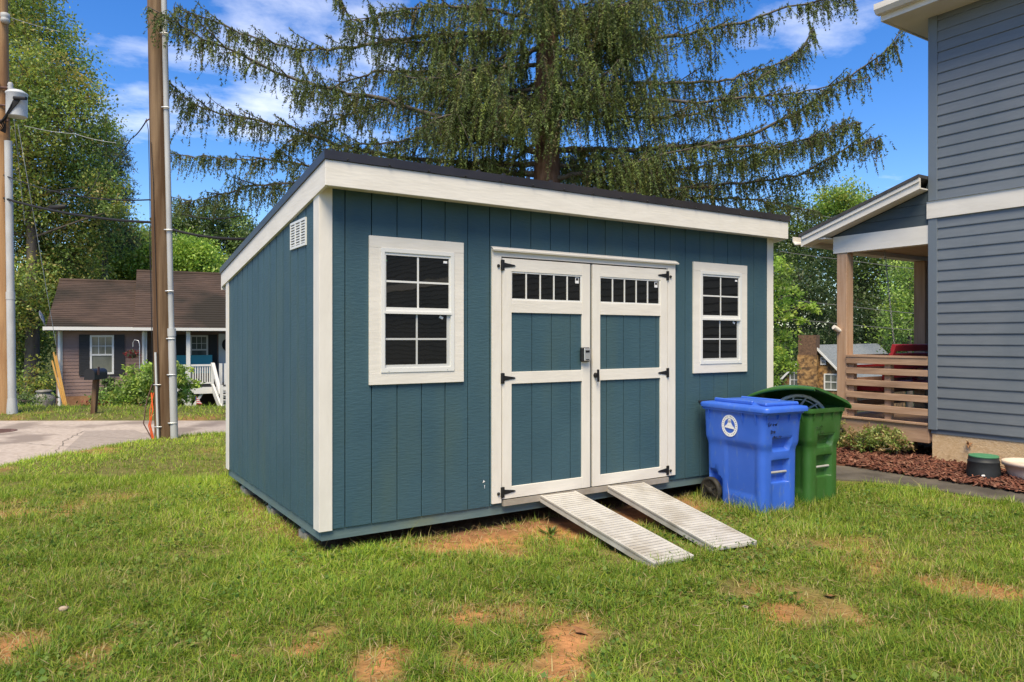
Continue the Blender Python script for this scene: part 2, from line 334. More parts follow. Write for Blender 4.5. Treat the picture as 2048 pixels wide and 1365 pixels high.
no2 = ns_.new('ShaderNodeTexNoise'); no2.inputs['Scale'].default_value = 40; no2.inputs['Detail'].default_value = 6; t_.links.new(ge_.outputs['Position'], no2.inputs['Vector'])
bu_ = ns_.new('ShaderNodeBump'); bu_.inputs['Strength'].default_value = .7; bu_.inputs['Distance'].default_value = .02; t_.links.new(no2.outputs[0], bu_.inputs['Height']); t_.links.new(bu_.outputs[0], bs_.inputs['Normal'])
# a finer sheet where the camera stands close; both are one ground
w_ = bareness(GX, GY)[..., None]; rr, dd = W2V(GX, GY)
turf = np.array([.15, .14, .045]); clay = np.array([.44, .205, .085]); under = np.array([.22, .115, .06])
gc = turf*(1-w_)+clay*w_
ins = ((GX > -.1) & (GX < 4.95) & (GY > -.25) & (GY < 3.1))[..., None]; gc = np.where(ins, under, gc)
far = sstep(14, 20, dd)[..., None]; gc = gc*(1-far)+np.array([.06, .075, .025])*far
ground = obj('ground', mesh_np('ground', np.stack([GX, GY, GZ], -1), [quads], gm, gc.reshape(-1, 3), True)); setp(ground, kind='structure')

# ---- road
def smooth_path_(pts, n):
    pts = np.asarray(pts, float); t = np.linspace(0, len(pts)-1, n); return np.stack([np.interp(t, np.arange(len(pts)), pts[:, i]) for i in range(3)], -1)
def strip(name, poly, z, m, thick=.03):
    return setp(MB().prism([tuple(p) for p in poly], 'z', z-thick, z).build(name, m), kind='structure')
pts = [V2W(r, d)[:2] for r, d in EDGE]
fe = [V2W(26, FAR_EDGE)[:2], V2W(-5, FAR_EDGE)[:2], V2W(-15, FAR_EDGE-.05)[:2], V2W(-40, FAR_EDGE+.8)[:2], V2W(-40, -6)[:2]]
nn = len(pts)
def wob(p, q, k=9, a=.05): return [tuple(p*(1-t)+q*t+rng.normal(0, a, 2)) for t in np.linspace(0, 1, k, endpoint=False)]
poly = []
for p, q in zip(pts[:-1], pts[1:]): poly += wob(p, q, max(2, int(np.linalg.norm(q-p)/.3)), .025)
poly += [tuple(pts[-1])]+[tuple(p) for p in fe]
strip('road', poly[::-1], -.262, M['road'])
pp = [onZ(*p, -.258)[:2] for p in [(172, 862), (268, 860), (300, 872), (312, 886), (250, 889), (125, 905)]]
strip('road_patch', [tuple(p) for p in pp][::-1], -.257, M['patch'], .004)
for cpx in ([(-60, 884), (40, 887), (95, 890), (160, 896)], [(170, 862), (130, 880), (112, 908)], [(40, 862), (120, 870), (230, 876), (300, 880)]):   # tar-dark cracks
    cp = smooth_path_([onZ(x, y, -.2575) for x, y in cpx], 26)
    cp[:, :2] += rng.normal(0, .02, (26, 2)); tn = np.gradient(cp[:, :2], axis=0); tn /= np.linalg.norm(tn, axis=1)[:, None]; nr = np.stack([-tn[:, 1], tn[:, 0]], -1)*rng.uniform(.002, .007, (26, 1))
    cv = [(*(c_[:2]+s_*k_), -.2555) for c_, k_ in zip(cp, nr) for s_ in (-1, 1)]
    setp(MB().add(cv, [(2*i, 2*i+1, 2*i+3, 2*i+2) for i in range(25)]).build('road_crack', M['walk']), kind='structure')
p = V2W(-9.62, 13.6, -.262); mh = MB().lathe([(.36, -.01), (.36, .006), (.33, .010), (.32, .004), (.02, .004)], 28)
for k in range(5): mh.box((-.25, -.24+k*.11, .004), (.25, -.20+k*.11, .009))
mh.build('manhole_cover', M['iron'], None, p); setp(bpy.data.objects['manhole_cover'], 'round rusty manhole cover set in the pale road', 'manhole cover')

# ---- walk and mulch bed along the house
strip('walkway', [(5.96, -9), (6.55, -9), (6.53, -1.2), (6.48, -.4), (6.46, .1), (6.2, .62), (5.4, .62), (5.45, -.1), (5.84, -.6), (5.95, -1.2)], -.066, M['walk'], .05)
mbm = mat('mulch_bed_soil', (.11, .045, .025), (.16, .07, .04), .95, (25, 25, 25), bump=1)
bed = [(6.47, .1), (6.55, -1.2), (6.56, -9), (9.9, -9), (9.9, 2.5), (6.1, 2.5), (6.2, .62)]
strip('mulch_bed', bed, -.050, mbm, .05)
n = 9000; cx_ = np.where(rng.random(n) < .5, rng.uniform(6.44, 7.6, n), rng.uniform(6.2, 8.6, n)); cy_ = rng.uniform(-3.0, 1.9, n)
ok = (cx_ > 6.45+np.maximum(0, -.0)) & ~((cx_ > 7.5) & (cy_ < -.28)) & ((cy_ < .1) | (cx_ > 6.25)) & ~(np.hypot(cx_-6.92, cy_+1.17) < .2)
cx_, cy_ = cx_[ok], cy_[ok]; n = len(cx_)
Lh = rng.uniform(.02, .055, n); Wh = rng.uniform(.006, .015, n); Th = rng.uniform(.002, .005, n); a = rng.uniform(0, 6.28, n); tl = rng.normal(0, .35, n)
ux = np.stack([np.cos(a)*np.cos(tl), np.sin(a)*np.cos(tl), np.sin(tl)], -1); uy = np.stack([-np.sin(a), np.cos(a), rng.normal(0, .25, n)], -1); uz = np.cross(ux, uy)
mound = .035*sstep(6.45, 6.9, cx_)
c = np.stack([cx_, cy_, -.045+mound*rng.random(n)+rng.uniform(0, .02, n)], -1)
sg = np.array([(-1,-1,-1),(1,-1,-1),(1,1,-1),(-1,1,-1),(-1,-1,1),(1,-1,1),(1,1,1),(-1,1,1)])
Vv = c[:, None]+sg[None, :, :1]*(ux*Lh[:, None])[:, None]+sg[None, :, 1:2]*(uy*Wh[:, None])[:, None]+sg[None, :, 2:]*(uz*Th[:, None])[:, None]
fb = np.array([(3,2,1,0),(4,5,6,7),(0,1,5,4),(1,2,6,5),(2,3,7,6),(3,0,4,7)])
base = np.array([(.150, .056, .036), (.20, .082, .052), (.10, .040, .028), (.23, .115, .076), (.125, .046, .030)])[rng.integers(0, 5, n)]*rng.uniform(.75, 1.2, (n, 1))
mu = obj('mulch', mesh_np('mulch', Vv, [(fb[None]+8*np.arange(n)[:, None, None]).reshape(-1, 4)], M['mulch'], np.repeat(base, 8, 0)))
setp(mu, 'loose red brown bark chips heaped along the house foundation', 'mulch', kind='stuff')

# ================================================================== SHED
W, D = 4.88, 3.01
ZK, ZS = .03, .112
OF, OL = .197, .034                                      # roof overhang in front / at the sides
ZFT, ZFB, ZBT = 2.6785, 2.503, 2.154
SL = (ZFT-ZBT)/(D+2*OF)                                  # roof fall per metre
def ztop(y): return ZFT-SL*(y+OF)
shed = empty('shed', (0, 0, 0), 0, 'blue wooden shed with white trim, lean-to roof and double doors', 'shed')
core = MB().prism([(.03, .03), (D-.03, .03)] and [(.03, ZS), (D-.03, ZS), (D-.03, ztop(D)-.04), (.03, ztop(0)-.04)], 'x', .03, W-.03)
core.build('wall_core', mat('wall_core', (.012, .030, .042), None, .8), shed)
G_ = .0032                                              # half a groove between two planks
xs = [.012]+[.1715+.2013*k for k in range(23)]
xs = [x for x in xs if x < W-.03]+[W-.012]
pl_me = None
for i, (a, b) in enumerate(zip(xs[:-1], xs[1:])):
    full = abs((b-a)-.2013) < 1e-3
    if full and pl_me is not None: me = pl_me
    else:
        me = B((G_, 0, 0), (b-a-G_, .03, ztop(0)-.05-ZS)).mesh('plank', .002)
        if full: pl_me = me
    obj('plank', me, M['siding'], shed, (a, -.012+.001*math.sin(i*2.3), ZS-.004))
for side in (0, 1):
    ys = [.012]+[.11+.2013*k for k in range(15) if .11+.2013*k < D-.05]+[D-.012]
    for a, b in zip(ys[:-1], ys[1:]):
        x0, x1 = (-.012, .018) if side == 0 else (W-.018, W+.012)
        GS = .0095
        MB().prism([(a+GS, ZS-.004), (b-GS, ZS-.004), (b-GS, ztop(b)-.06), (a+GS, ztop(a)-.06)], 'x', x0, x1).build('plank', M['siding'], shed, bevel=.002)
bm_ = B((0, 0, 0), (.2013-2*G_, .03, ztop(D)-.06-ZS)).mesh('plank', .002)
for k in range(24): obj('plank', bm_, M['siding'], shed, (.03+.2013*k, D-.018, ZS-.004))
# floor frame and supports
B((.004, .004, ZK), (W-.004, .042, ZS+.01)).build('rim_joist', M['skid'], shed); B((.004, D-.042, ZK), (W-.004, D-.004, ZS+.01)).build('rim_joist', M['skid'], shed)
B((.002, .043, ZK), (.040, D-.043, ZS+.01)).build('rim_joist', M['skid'], shed); B((W-.040, .043, ZK), (W-.002, D-.043, ZS+.01)).build('rim_joist', M['skid'], shed)
B((.05, .05, ZK+.05), (W-.05, D-.05, ZS+.0)).build('floor_deck', M['skid'], shed)
for y in (.5, 1.45, 2.45): B((.02, y-.045, ZK-.05), (W-.02, y+.045, ZK+.06)).build('skid', M['skid'], shed)
for y in (.5, 1.45, 2.45):
    for x in (.12, 2.4, 4.7): B((x-.1, y-.1, -.15), (x+.1, y+.1, ZK-.045)).build('support_block', M['concrete'], shed)
# corner trims (L section)
def corner(name, x, y, sx, sy, z1):
    a, t = .075, .022
    o_ = lambda dx, dy: (x+sx*dx, y+sy*dy)
    poly = [o_(-t, -t), o_(a, -t), o_(a, -.0125), o_(-.0125, -.0125), o_(-.0125, a+.03), o_(-t, a+.03)]
    if sx*sy < 0: poly = poly[::-1]
    MB().prism(poly, 'z', ZS-.012, z1).build(name, M['trim_v'], shed, bevel=.002)
corner('corner_trim', 0, 0, 1, 1, ZFB+.05); corner('corner_trim', W, 0, -1, 1, ZFB+.05)
corner('corner_trim', 0, D, 1, -1, ztop(D)-.1); corner('corner_trim', W, D, -1, -1, ztop(D)-.1)
# fascia and roof
FT = .022
B((-OL, -OF, ZFB), (W+OL, -OF+FT, ZFT)).build('fascia', M['trim'], shed, bevel=.002)
zb = ZBT
B((-OL, D+OF-FT, zb-.17), (W+OL, D+OF, zb)).build('fascia', M['trim'], shed)
for x0 in (-OL, W+OL-FT):
    MB().prism([(-OF+FT+.001, ztop(-OF+FT)-.1755), (D+OF-FT-.001, ztop(D+OF-FT)-.145), (D+OF-FT-.001, ztop(D+OF-FT)), (-OF+FT+.001, ztop(-OF+FT))], 'x', x0, x0+FT).build('rake_fascia', M['trim'], shed)
MB().prism([(-OF+FT+.002, ZFB+.02), (-.014, ZFB+.02), (-.014, ZFB+.035), (-OF+FT+.002, ZFB+.035)], 'x', -OL+FT, W+OL-FT).build('soffit', M['trim'], shed)
RH = .062; ro = .012
roof = MB().prism([(-OF-ro, ztop(-OF-ro)+.002), (D+OF+ro, ztop(D+OF+ro)+.002), (D+OF+ro, ztop(D+OF+ro)+RH), (-OF-ro, ztop(-OF-ro)+RH)], 'x', -OL-ro, W+OL+ro).build('roof', M['metal_roof'], shed)
rb = MB().prism([(-OF, ztop(-OF)+RH), (D+OF, ztop(D+OF)+RH), (D+OF, ztop(D+OF)+RH+.018), (-OF, ztop(-OF)+RH+.018)], 'x', -.012, .012).mesh('standing_rib')
for k in range(22): obj('standing_rib', rb, M['metal_roof'], roof, (.02+.2305*k, 0, 0))
sc = MB().lathe([(.009, 0), (.009, .006), (.005, .011)], 8).mesh('screw')
for k in range(16): obj('screw', sc, M['black'], roof, (.12+k*.31, -OF-ro, ztop(-OF)+.013), (R(90), 0, 0))
# gable vent on the left side
vent = MB().box((-.024, .287, 2.150), (-.0125, .679, 2.168)).box((-.024, .287, 2.338), (-.0125, .679, 2.356)).box((-.024, .287, 2.168), (-.0125, .300, 2.338)).box((-.024, .666, 2.168), (-.0125, .679, 2.338))
vent.box((-.0235, .405, 2.168), (-.0126, .428, 2.338)).box((-.0235, .536, 2.168), (-.0126, .559, 2.338)).build('vent', M['vinyl'], shed)
vo = shed.children[-1]
B((-.0140, .300, 2.168), (-.0121, .666, 2.338)).build('vent_dark_back', M['black'], vo)  # black sheet standing in for the dark depth between the slats
sl = B((-.022, .3005, 0), (-.0145, .6655, .010)).mesh('slat')
for k in range(8): obj('slat', sl, M['vinyl'], vo, (0, 0, 2.1745+k*.0205))
# small paint chip left of the doors
p = onY(968, 968, -.013)
MB().add([(p[0]-.004, -.0136, p[2]+.03), (p[0]-.013, -.0136, p[2]+.006), (p[0]-.002, -.0136, p[2]+.012), (p[0]+.010, -.0136, p[2]+.016), (p[0]+.002, -.0136, p[2]-.01), (p[0]+.004, -.0136, p[2]-.045), (p[0]+.008, -.0136, p[2]-.012)], [(0, 1, 2), (0, 2, 3), (4, 5, 6)]).build('paint_chip', M['white'], shed)

# ---- windows
def window(x0, z0, w=.783, h=1.09):
    t = .088; Y = -.0125
    c = MB().box((0, Y-.020, h-t+.004), (w, Y, h)).box((0, Y-.019, t), (t, Y, h-t+.004)).box((w-t, Y-.019, t), (w, Y, h-t+.004)).box((0, Y-.020, 0), (w, Y, t))
    win = c.build('window', M['trim'], shed, (x0, 0, z0), bevel=.0015)
    a0, a1, b0, b1 = t, w-t, t, h-t+.004
    f = .030
    MB().box((a0, Y-.026, b0), (a1, Y, b0+.034)).box((a0, Y-.026, b1-f), (a1, Y, b1)).box((a0, Y-.026, b0+.034), (a0+f, Y, b1-f)).box((a1-f, Y-.026, b0+.034), (a1, Y, b1-f)).build('frame', M['vinyl'], win, bevel=.001)
    i0, i1, j0, j1 = a0+f, a1-f, b0+.034, b1-f
    mid = (j0+j1)/2
    # upper sash
    s = .020
    MB().box((i0, Y-.018, mid-.022), (i1, Y-.002, mid+.022)).box((i0, Y-.0175, j1-s), (i1, Y-.002, j1)).box((i0, Y-.0175, mid+.022), (i0+.012, Y-.002, j1-s)).box((i1-.012, Y-.0175, mid+.022), (i1, Y-.002, j1-s)).build('upper_sash', M['vinyl'], win)
    B((i0-.008, Y-.030, mid-.026), (i1+.008, Y-.0185, mid-.008)).build('meeting_rail', M['vinyl'], win)
    MB().box((i0, Y-.012, j0), (i1, Y-.002, j0+.022)).box((i0, Y-.0115, j0+.022), (i0+.010, Y-.002, mid-.022)).box((i1-.028, Y-.0115, j0+.022), (i1, Y-.002, mid-.022)).build('lower_sash', M['vinylgrey'], win)
    for (u0, u1, v0, v1, yy) in ((i0+.012, i1-.012, mid+.022, j1-s, Y-.0085), (i0+.010, i1-.028, j0+.022, mid-.022, Y-.0065)):
        mu_, mv = (u0+u1)/2, (v0+v1)/2; m_ = .007
        MB().box((mu_-m_, yy-.003, v0), (mu_+m_, yy+.002, v1)).box((u0, yy-.0025, mv-m_), (mu_-m_, yy+.002, mv+m_)).box((mu_+m_, yy-.0025, mv-m_), (u1, yy+.002, mv+m_)).build('muntin', M['vinylgrey'] if yy > Y-.008 else M['vinyl'], win)
        for q0, q1 in ((u0, mu_-m_), (mu_+m_, u1)):
            for r0, r1 in ((v0, mv-m_), (mv+m_, v1)): B((q0, yy, r0), (q1, yy+.003, r1)).build('pane', M['glass'], win)
        if yy < Y-.008: st = B((u1-.045, yy-.0012, v1-.035), (u1-.012, yy-.0003, v1-.018)).build('sticker', M['sticker'], win)
        else: st = MB().bar((u1-.062, yy-.001, v1-.018), (u1-.032, yy-.001, v1-.032), .0016, .018, (.4, 0, 1)).build('sticker', M['sticker'], win)
    MB().lathe([(.006, 0), (.006, .002)], 10).build('dot_sticker', M['lidgreen'], win, (i0+.018, Y-.0088, j1-.06), (R(90), 0, 0))
    for k in (.10, .90): MB().lathe([(.004, 0), (.004, .002)], 8).build('screw', M['vinylgrey'], win, (a0+(a1-a0)*k, Y-.0262, b0+.014), (R(90), 0, 0))
    return win
window(.348, 1.121); window(3.6886, 1.121)

# ---- double doors
Y0 = -.0125
DL, DR, DZ0 = 1.392, 3.440, .128
jm = MB()
for nm, a, b, z0 in (('jamb', DL, 1.479, DZ0), ('jamb', 3.338, DR, DZ0+.03)):
    B((a, Y0-.020, z0), (b, Y0, 2.125)).build(nm, M['trim_v'], shed, bevel=.0015)
B((DL, Y0-.0195, 2.1255), (DR, Y0, 2.198)).build('header', M['trim'], shed)
MB().prism([(Y0-.021, 2.170), (Y0-.045, 2.166), (Y0-.048, 2.178), (Y0-.001, 2.205), (Y0-.001, 2.199), (Y0-.021, 2.197)][::-1], 'x', DL-.004, DR+.022).build('drip_cap', M['trim'], shed)
B((DL+.1, Y0-.030, .100), (3.34, Y0-.001, .1485)).build('threshold', M['thresh'], shed)
B((1.479, Y0-.001, .15), (3.338, Y0+.0, 2.125)).build('door_gap', M['black'], shed)
def door(x0, x1, hinge_left):
    Yd = Y0-.0015; Yf = Yd-.022; s = .088
    z = [.157, .252, 1.090, 1.187, 1.673, 1.777, 2.010, 2.113]
    d = MB()
    d.box((x0, Yf, z[0]), (x0+s, Yd, z[7])).box((x1-s, Yf, z[0]), (x1, Yd, z[7]))
    dr = d.build('door', M['trim_v'], shed, bevel=.0015)
    for a, b in ((z[0], z[1]), (z[2], z[3]), (z[4], z[5]), (z[6], z[7])): B((x0+s, Yf+.001, a), (x1-s, Yd, b)).build('rail', M['trim'], dr, bevel=.0015)
    xa, xb = x0+s, x1-s; off = 1.785 if hinge_left else 2.594
    cuts = sorted([xa, xb]+[off+.2013*k for k in range(-3, 6) if xa+.01 < off+.2013*k < xb-.01])
    for a, b in ((z[1], z[2]), (z[3], z[4])):
        for u, v in zip(cuts[:-1], cuts[1:]): B((u+(G_ if u > xa else 0), Yf+.016, a), (v-(G_ if v < xb else 0), Yd, b)).build('plank', M['siding'], dr)
    # transom light of five panes
    fr = .012; a, b = z[5], z[6]
    MB().box((xa, Yf+.006, a), (xb, Yd, a+fr)).box((xa, Yf+.006, b-fr), (xb, Yd, b)).box((xa, Yf+.006, a+fr), (xa+fr*.6, Yd, b-fr)).box((xb-fr*1.2, Yf+.006, a+fr), (xb, Yd, b-fr)).build('transom_frame', M['vinyl'], dr)
    q0, q1 = xa+fr*.6, xb-fr*1.2; n = 5; m_ = .006
    for k in range(1, n):
        x = q0+(q1-q0)*k/n; B((x-m_, Yf+.008, a+fr), (x+m_, Yd, b-fr)).build('muntin', M['vinyl'], dr)
    for k in range(n): B((q0+(q1-q0)*k/n+(m_ if k else 0), Yf+.014, a+fr), (q0+(q1-q0)*(k+1)/n-(m_ if k < n-1 else 0), Yd, b-fr)).build('pane', M['glass'], dr)
    st = B((q1-.052, Yf+.0128, b-fr-.058), (q1-.014, Yf+.0135, b-fr-.006)).build('sticker', M['sticker'], dr)
    B((q1-.045, Yf+.0122, b-fr-.034), (q1-.020, Yf+.0127, b-fr-.012)).build('sticker_print', M['black'], dr)
    # strap hinges
    hx = x0-.004 if hinge_left else x1+.004; sg_ = 1 if hinge_left else -1
    for zh in (2.056, 1.138, .214):
        h = MB().box((min(hx-.014*sg_, hx+.020*sg_), Yf-.006, zh-.042), (max(hx-.014*sg_, hx+.020*sg_), Yf-.0005, zh+.042))
        tri = [(hx+.021*sg_, zh+.020), (hx+.021*sg_, zh-.020), (hx+.115*sg_, zh-.007), (hx+.128*sg_, zh), (hx+.115*sg_, zh+.007)]
        h.prism(tri if sg_ < 0 else tri[::-1], 'y', Yf-.005, Yf-.0005)
        h.tube([(hx, Yf-.007, zh-.044), (hx, Yf-.007, zh+.044)], .007, 8)
        if abs(zh-1.138) > .1:
            h.lathe([(.013, 0), (.014, .006), (.009, .012)], 10); nv = 40
            for i in range(len(h.v)-(30+20), len(h.v)):
                vx, vy, vz = h.v[i]; h.v[i] = (hx-.036*sg_+vx, Yf+.001-vz-.0, zh-.008+vy)
        h.build('hinge', M['black'], dr)
    return dr
dl = door(1.487, 2.394, True); dr_ = door(2.422, 3.330, False)
h = MB(); c_ = (2.452, Y0-.026, 1.137)
h.tube([c_, (c_[0], c_[1]-.03, c_[2])], [.024, .018], 14); h.bar((c_[0], c_[1]-.036, c_[2]+.052), (c_[0]+.004, c_[1]-.036, c_[2]-.056), .016, .014)
h.build('door_handle', M['black'], dr_)
B((2.3945, Y0-.02, .16), (2.404, Y0-.002, 2.11)).build('astragal', mat('grey_astragal', (.16, .17, .17), None, .6), dl)

lb = empty('key_lock_box', (2.322, Y0-.024, 1.258), 0, 'small black and silver key lock box hanging on the left shed door', 'lock box')
MB().box((-.046, -.036, 0), (.046, 0, .125)).build('body', M['black'], lb, bevel=.008)
MB().box((-.026, -.044, .008), (.044, -.034, .116)).build('cover', M['silver'], lb, bevel=.006)
MB().prism([(-.012, .082), (.028, .082), (.030, .100), (-.014, .100)], 'y', -.047, -.0435).build('dial_window', M['black'], lb)
B((-.01, -.0455, .016), (.026, -.0435, .024)).build('label_strip', M['black'], lb)

# ---- ramps
def ramp(x0, x1, y1, label, turn=0):
    e = empty('loading_ramp', (x0, Y0-.028, .142), turn-R(1.5), label, 'ramp', 'pair of metal ramps at the shed doors')
    w = x1-x0; dy = y1-(Y0-.028); zg = float(height((x0+x1)/2, y1))+.040; dz = zg-.142; Ln = math.hypot(dy, dz)
    # local: y from 0 to -Ln along the ramp
    tilt = math.asin(dz/Ln)                      # negative
    rt_ = (-tilt, 0, 0)
    MB().box((0, -Ln, -.020), (w, 0, -.006)).build('deck', M['alu'], e, rot=rt_)
    for a in (0, w-.02): B((a, -Ln, -.052), (a+.02, .0, .007)).build('side_rail', M['alu'], e, rot=rt_, bevel=.002)
    nb = 34; st = Ln/nb; tm = B((.0205, .0045, -.0055), (w-.0205, st-.0045, .003)).mesh('tread')
    for k in range(nb): 
        t = obj('tread', tm, M['alu'], e, (0, 0, 0), rt_); s_ = -Ln+k*st
        t.location = (0, s_*math.cos(tilt), s_*math.sin(-tilt))
    return e
ramp(1.857, 2.217, -1.47, 'slatted aluminium ramp leading down from the left shed door', R(-1.5)); ramp(2.588, 2.978, -1.47, 'slatted aluminium ramp leading down from the right shed door', R(-6.5))

# ================================================================== HOUSE with porch (right)
HX, HYC, HY1 = 7.5335, -.30, -26.0                        # wall plane, back corner, far end behind the camera
house = empty('house', (HX, HYC, -.08), 0, 'two storey house with blue grey lap siding and a small wooden porch', 'house')
def H(o): o.parent = house; o.location = Vector(o.location)-Vector(house.location); return o
ZSB, ZB0, ZB1, ZTOP = .358, 2.932, 3.143, 5.40
wl = H(B((HX+.004, HY1, .30), (HX+5.5, HYC, ZTOP)).build('wall', M['hcorner']))
def course_mesh(h):
    p = [(.0, 0), (-.016, .0), (-.016, .006), (-.011, .012), (-.009, h*.47), (-.013, h*.50), (-.013, h*.505), (-.009, h*.52), (-.004, h-.001), (0, h-.001)]
    p = [(.0, 0), (-.017, .0), (-.018, .008), (-.005, h-.001), (0, h-.001)]
    return MB().prism([(a, b) for a, b in p][::-1], 'y', HY1-HYC, -.075).mesh('siding_course')
ex = .1287
cm = course_mesh(ex)
for z0, z1 in ((ZSB, ZB0), (ZB1, ZTOP)):
    k = 0
    while z0+k*ex < z1-.02:
        hh = min(ex, z1-z0-k*ex); me = cm if hh > ex-1e-3 else course_mesh(hh)
        o = obj('siding_course', me, M['hsid'], wl, (HX+random.uniform(-.0015, .0015), HYC, z0+k*ex), (0, random.uniform(-.012, .012), 0)); o.location = Vector(o.location)-Vector(house.location)-wl.location; k += 1
for z0, z1 in ((ZSB-.012, ZB0-.001), (ZB1+.001, ZTOP)):
    H(MB().prism([(HX-.024, HYC-.085), (HX+.0, HYC-.085), (HX+.0, HYC+.0), (HX+.07, HYC+.0), (HX+.07, HYC+.024), (HX-.024, HYC+.024)], 'z', z0, z1).build('corner_post', M['hcorner'], bevel=.004))
H(B((HX-.036, HY1, ZB0), (HX+.003, HYC+.034, ZB1)).build('belly_band', M['hwhite'])); H(MB().prism([(HX-.05, ZB1-.004), (HX-.0361, ZB1-.004), (HX+.003, ZB1+.012), (HX+.003, ZB1+.02), (HX-.05, ZB1+.004)][::-1] and [(HX-.052, ZB1+.001), (HX-.0, ZB1+.001), (HX-.0, ZB1+.012)], 'y', HY1, HYC+.036).build('band_flashing', M['hcorner']))
H(B((HX+.012, HY1, -.4), (HX+5.4, HYC-.01, ZSB+.02)).build('foundation', M['found']))
# eaves of the main roof
EO = .42
H(B((HX-EO, HY1, ZTOP), (HX+5.9, HYC+.36, ZTOP+.02)).build('soffit', M['hwhite']))
H(B((HX-EO-.02, HY1, ZTOP-.012), (HX-EO, HYC+.36, ZTOP+.19)).build('fascia', M['hwhite'])); H(B((HX-EO-.02, HYC+.36, ZTOP-.012), (HX+5.9, HYC+.38, ZTOP+.19)).build('fascia', M['hwhite']))
gp = [(-.0, 0), (-.08, 0), (-.12, .05), (-.12, .12), (-.108, .12), (-.108, .056), (-.075, .014), (0, .014)]
H(MB().prism([(HX-EO-.021+a, ZTOP+.06+b) for a, b in gp][::-1], 'y', HY1, HYC+.40).build('gutter', M['hwhite']))
H(MB().prism([(HX-EO-.06, ZTOP+.19), (HX+6.0, ZTOP+.19), (HX+6.0, ZTOP+2.4)], 'y', HY1, HYC+.42).build('roof', M['shingle']))
# porch: floor
PY1 = .97                                                 # front of the porch (towards the valley)
PX1 = HX+3.2
ZD = .4176
fl = H(B((HX+.045, HYC, .19), (PX1, PY1-.045, ZD-.03)).build('porch_floor', M['porchwood']))
H(B((HX, HYC+.026, .170), (HX+.042, PY1, ZD-.028)).build('rim_joist', M['porchwood'], bevel=.003)); H(B((HX+.043, PY1-.042, .170), (PX1, PY1, ZD-.028)).build('rim_joist', M['porchwood']))
nb = 9; bw = (PY1+.025-HYC-.03)/nb
dbm = B((0, .003, 0), (PX1-HX+.03, bw-.003, .026)).mesh('deck_board', .002)
for k in range(nb): o = obj('deck_board', dbm, M['porchwood'], fl, (HX-.03, HYC+.03+k*bw, ZD-.027)); o.location = Vector(o.location)-Vector(house.location)-fl.location
for x in (HX+.02, HX+1.15, HX+2.1): H(B((x, PY1-.15, -.3), (x+.14, PY1-.01, .172)).build('pier_post', M['porchpost']))
H(B((HX+.5, .2, -.3), (HX+.64, .34, .19)).build('pier_post', M['porchpost']))
# posts, beam, ceiling
ZBM0, ZBM1 = 2.629, 2.857
def post(x, y, w=.15, z1=ZBM0): return H(B((x, y-w, ZD), (x+w, y, z1)).build('post', M['porchpost'], bevel=.006))
post(HX+.0, PY1-.005); post(HX+1.95, PY1-.005, .17)
H(B((HX-.012, HYC+.026, ZBM0), (HX+.13, PY1+.04, ZBM1)).build('beam', M['hwhite'])); H(B((HX+.132, PY1-.16, ZBM0+.003), (PX1, PY1+.035, ZBM1)).build('beam', M['hwhite']))
H(B((HX+.132, HYC, ZBM0+.06), (PX1, PY1-.162, ZBM0+.08)).build('porch_ceiling', M['porchceil']))
# porch roof, falling towards the valley
RS = .32
def zr(y): return 3.466-RS*(y+.363)
g0 = HX+.0
nbd = 5; zz0 = ZBM1
for k in range(nbd):
    a, b = ZBM1+k*.135, ZBM1+(k+1)*.135-.004
    ya = min(PY1+.2, (3.466-.16-a)/RS-.363); yb = (3.466-.16-b)/RS-.363
    if ya < HYC+.05: break
    yb = max(yb, HYC+.03)
    H(MB().prism([(HYC+.026, a), (ya, a), (yb, b), (HYC+.026, b)], 'x', g0-.004, g0+.02).build('gable_board', M['gable']))
ov = .20
def rakeb(name, x0, x1, top, bot, m, y1=1.36): return H(MB().prism([(HYC+.03, zr(HYC+.03)-bot), (y1, zr(y1)-bot), (y1, zr(y1)-top), (HYC+.03, zr(HYC+.03)-top)], 'x', x0, x1).build(name, m))
rakeb('rake_board', HX-ov, HX-ov+.022, .02, .15, M['hwhite']); rakeb('rake_trim', HX-ov-.018, HX-ov-.001, .018, .065, M['hwhite'])
rakeb('rake_soffit', HX-ov+.023, HX-.005, .135, .150, M['hwhite'])
rakeb('porch_roof', HX-ov-.03, PX1+.2, -.025, .016, M['shingle'], 1.40)
H(B((HX-ov+.0, 1.362, zr(1.36)-.16), (PX1+.2, 1.385, zr(1.36)+.0)).build('fascia', M['hwhite']))
H(MB().prism([(1.386-a, zr(1.36)-.13+b) for a, b in gp], 'x', HX-ov-.02, PX1+.2).build('gutter', M['hwhite']))
H(B((HX-ov+.023, PY1+.05, ZBM1-.03), (PX1+.1, 1.36, ZBM1-.012)).build('eave_soffit', M['hwhite']))
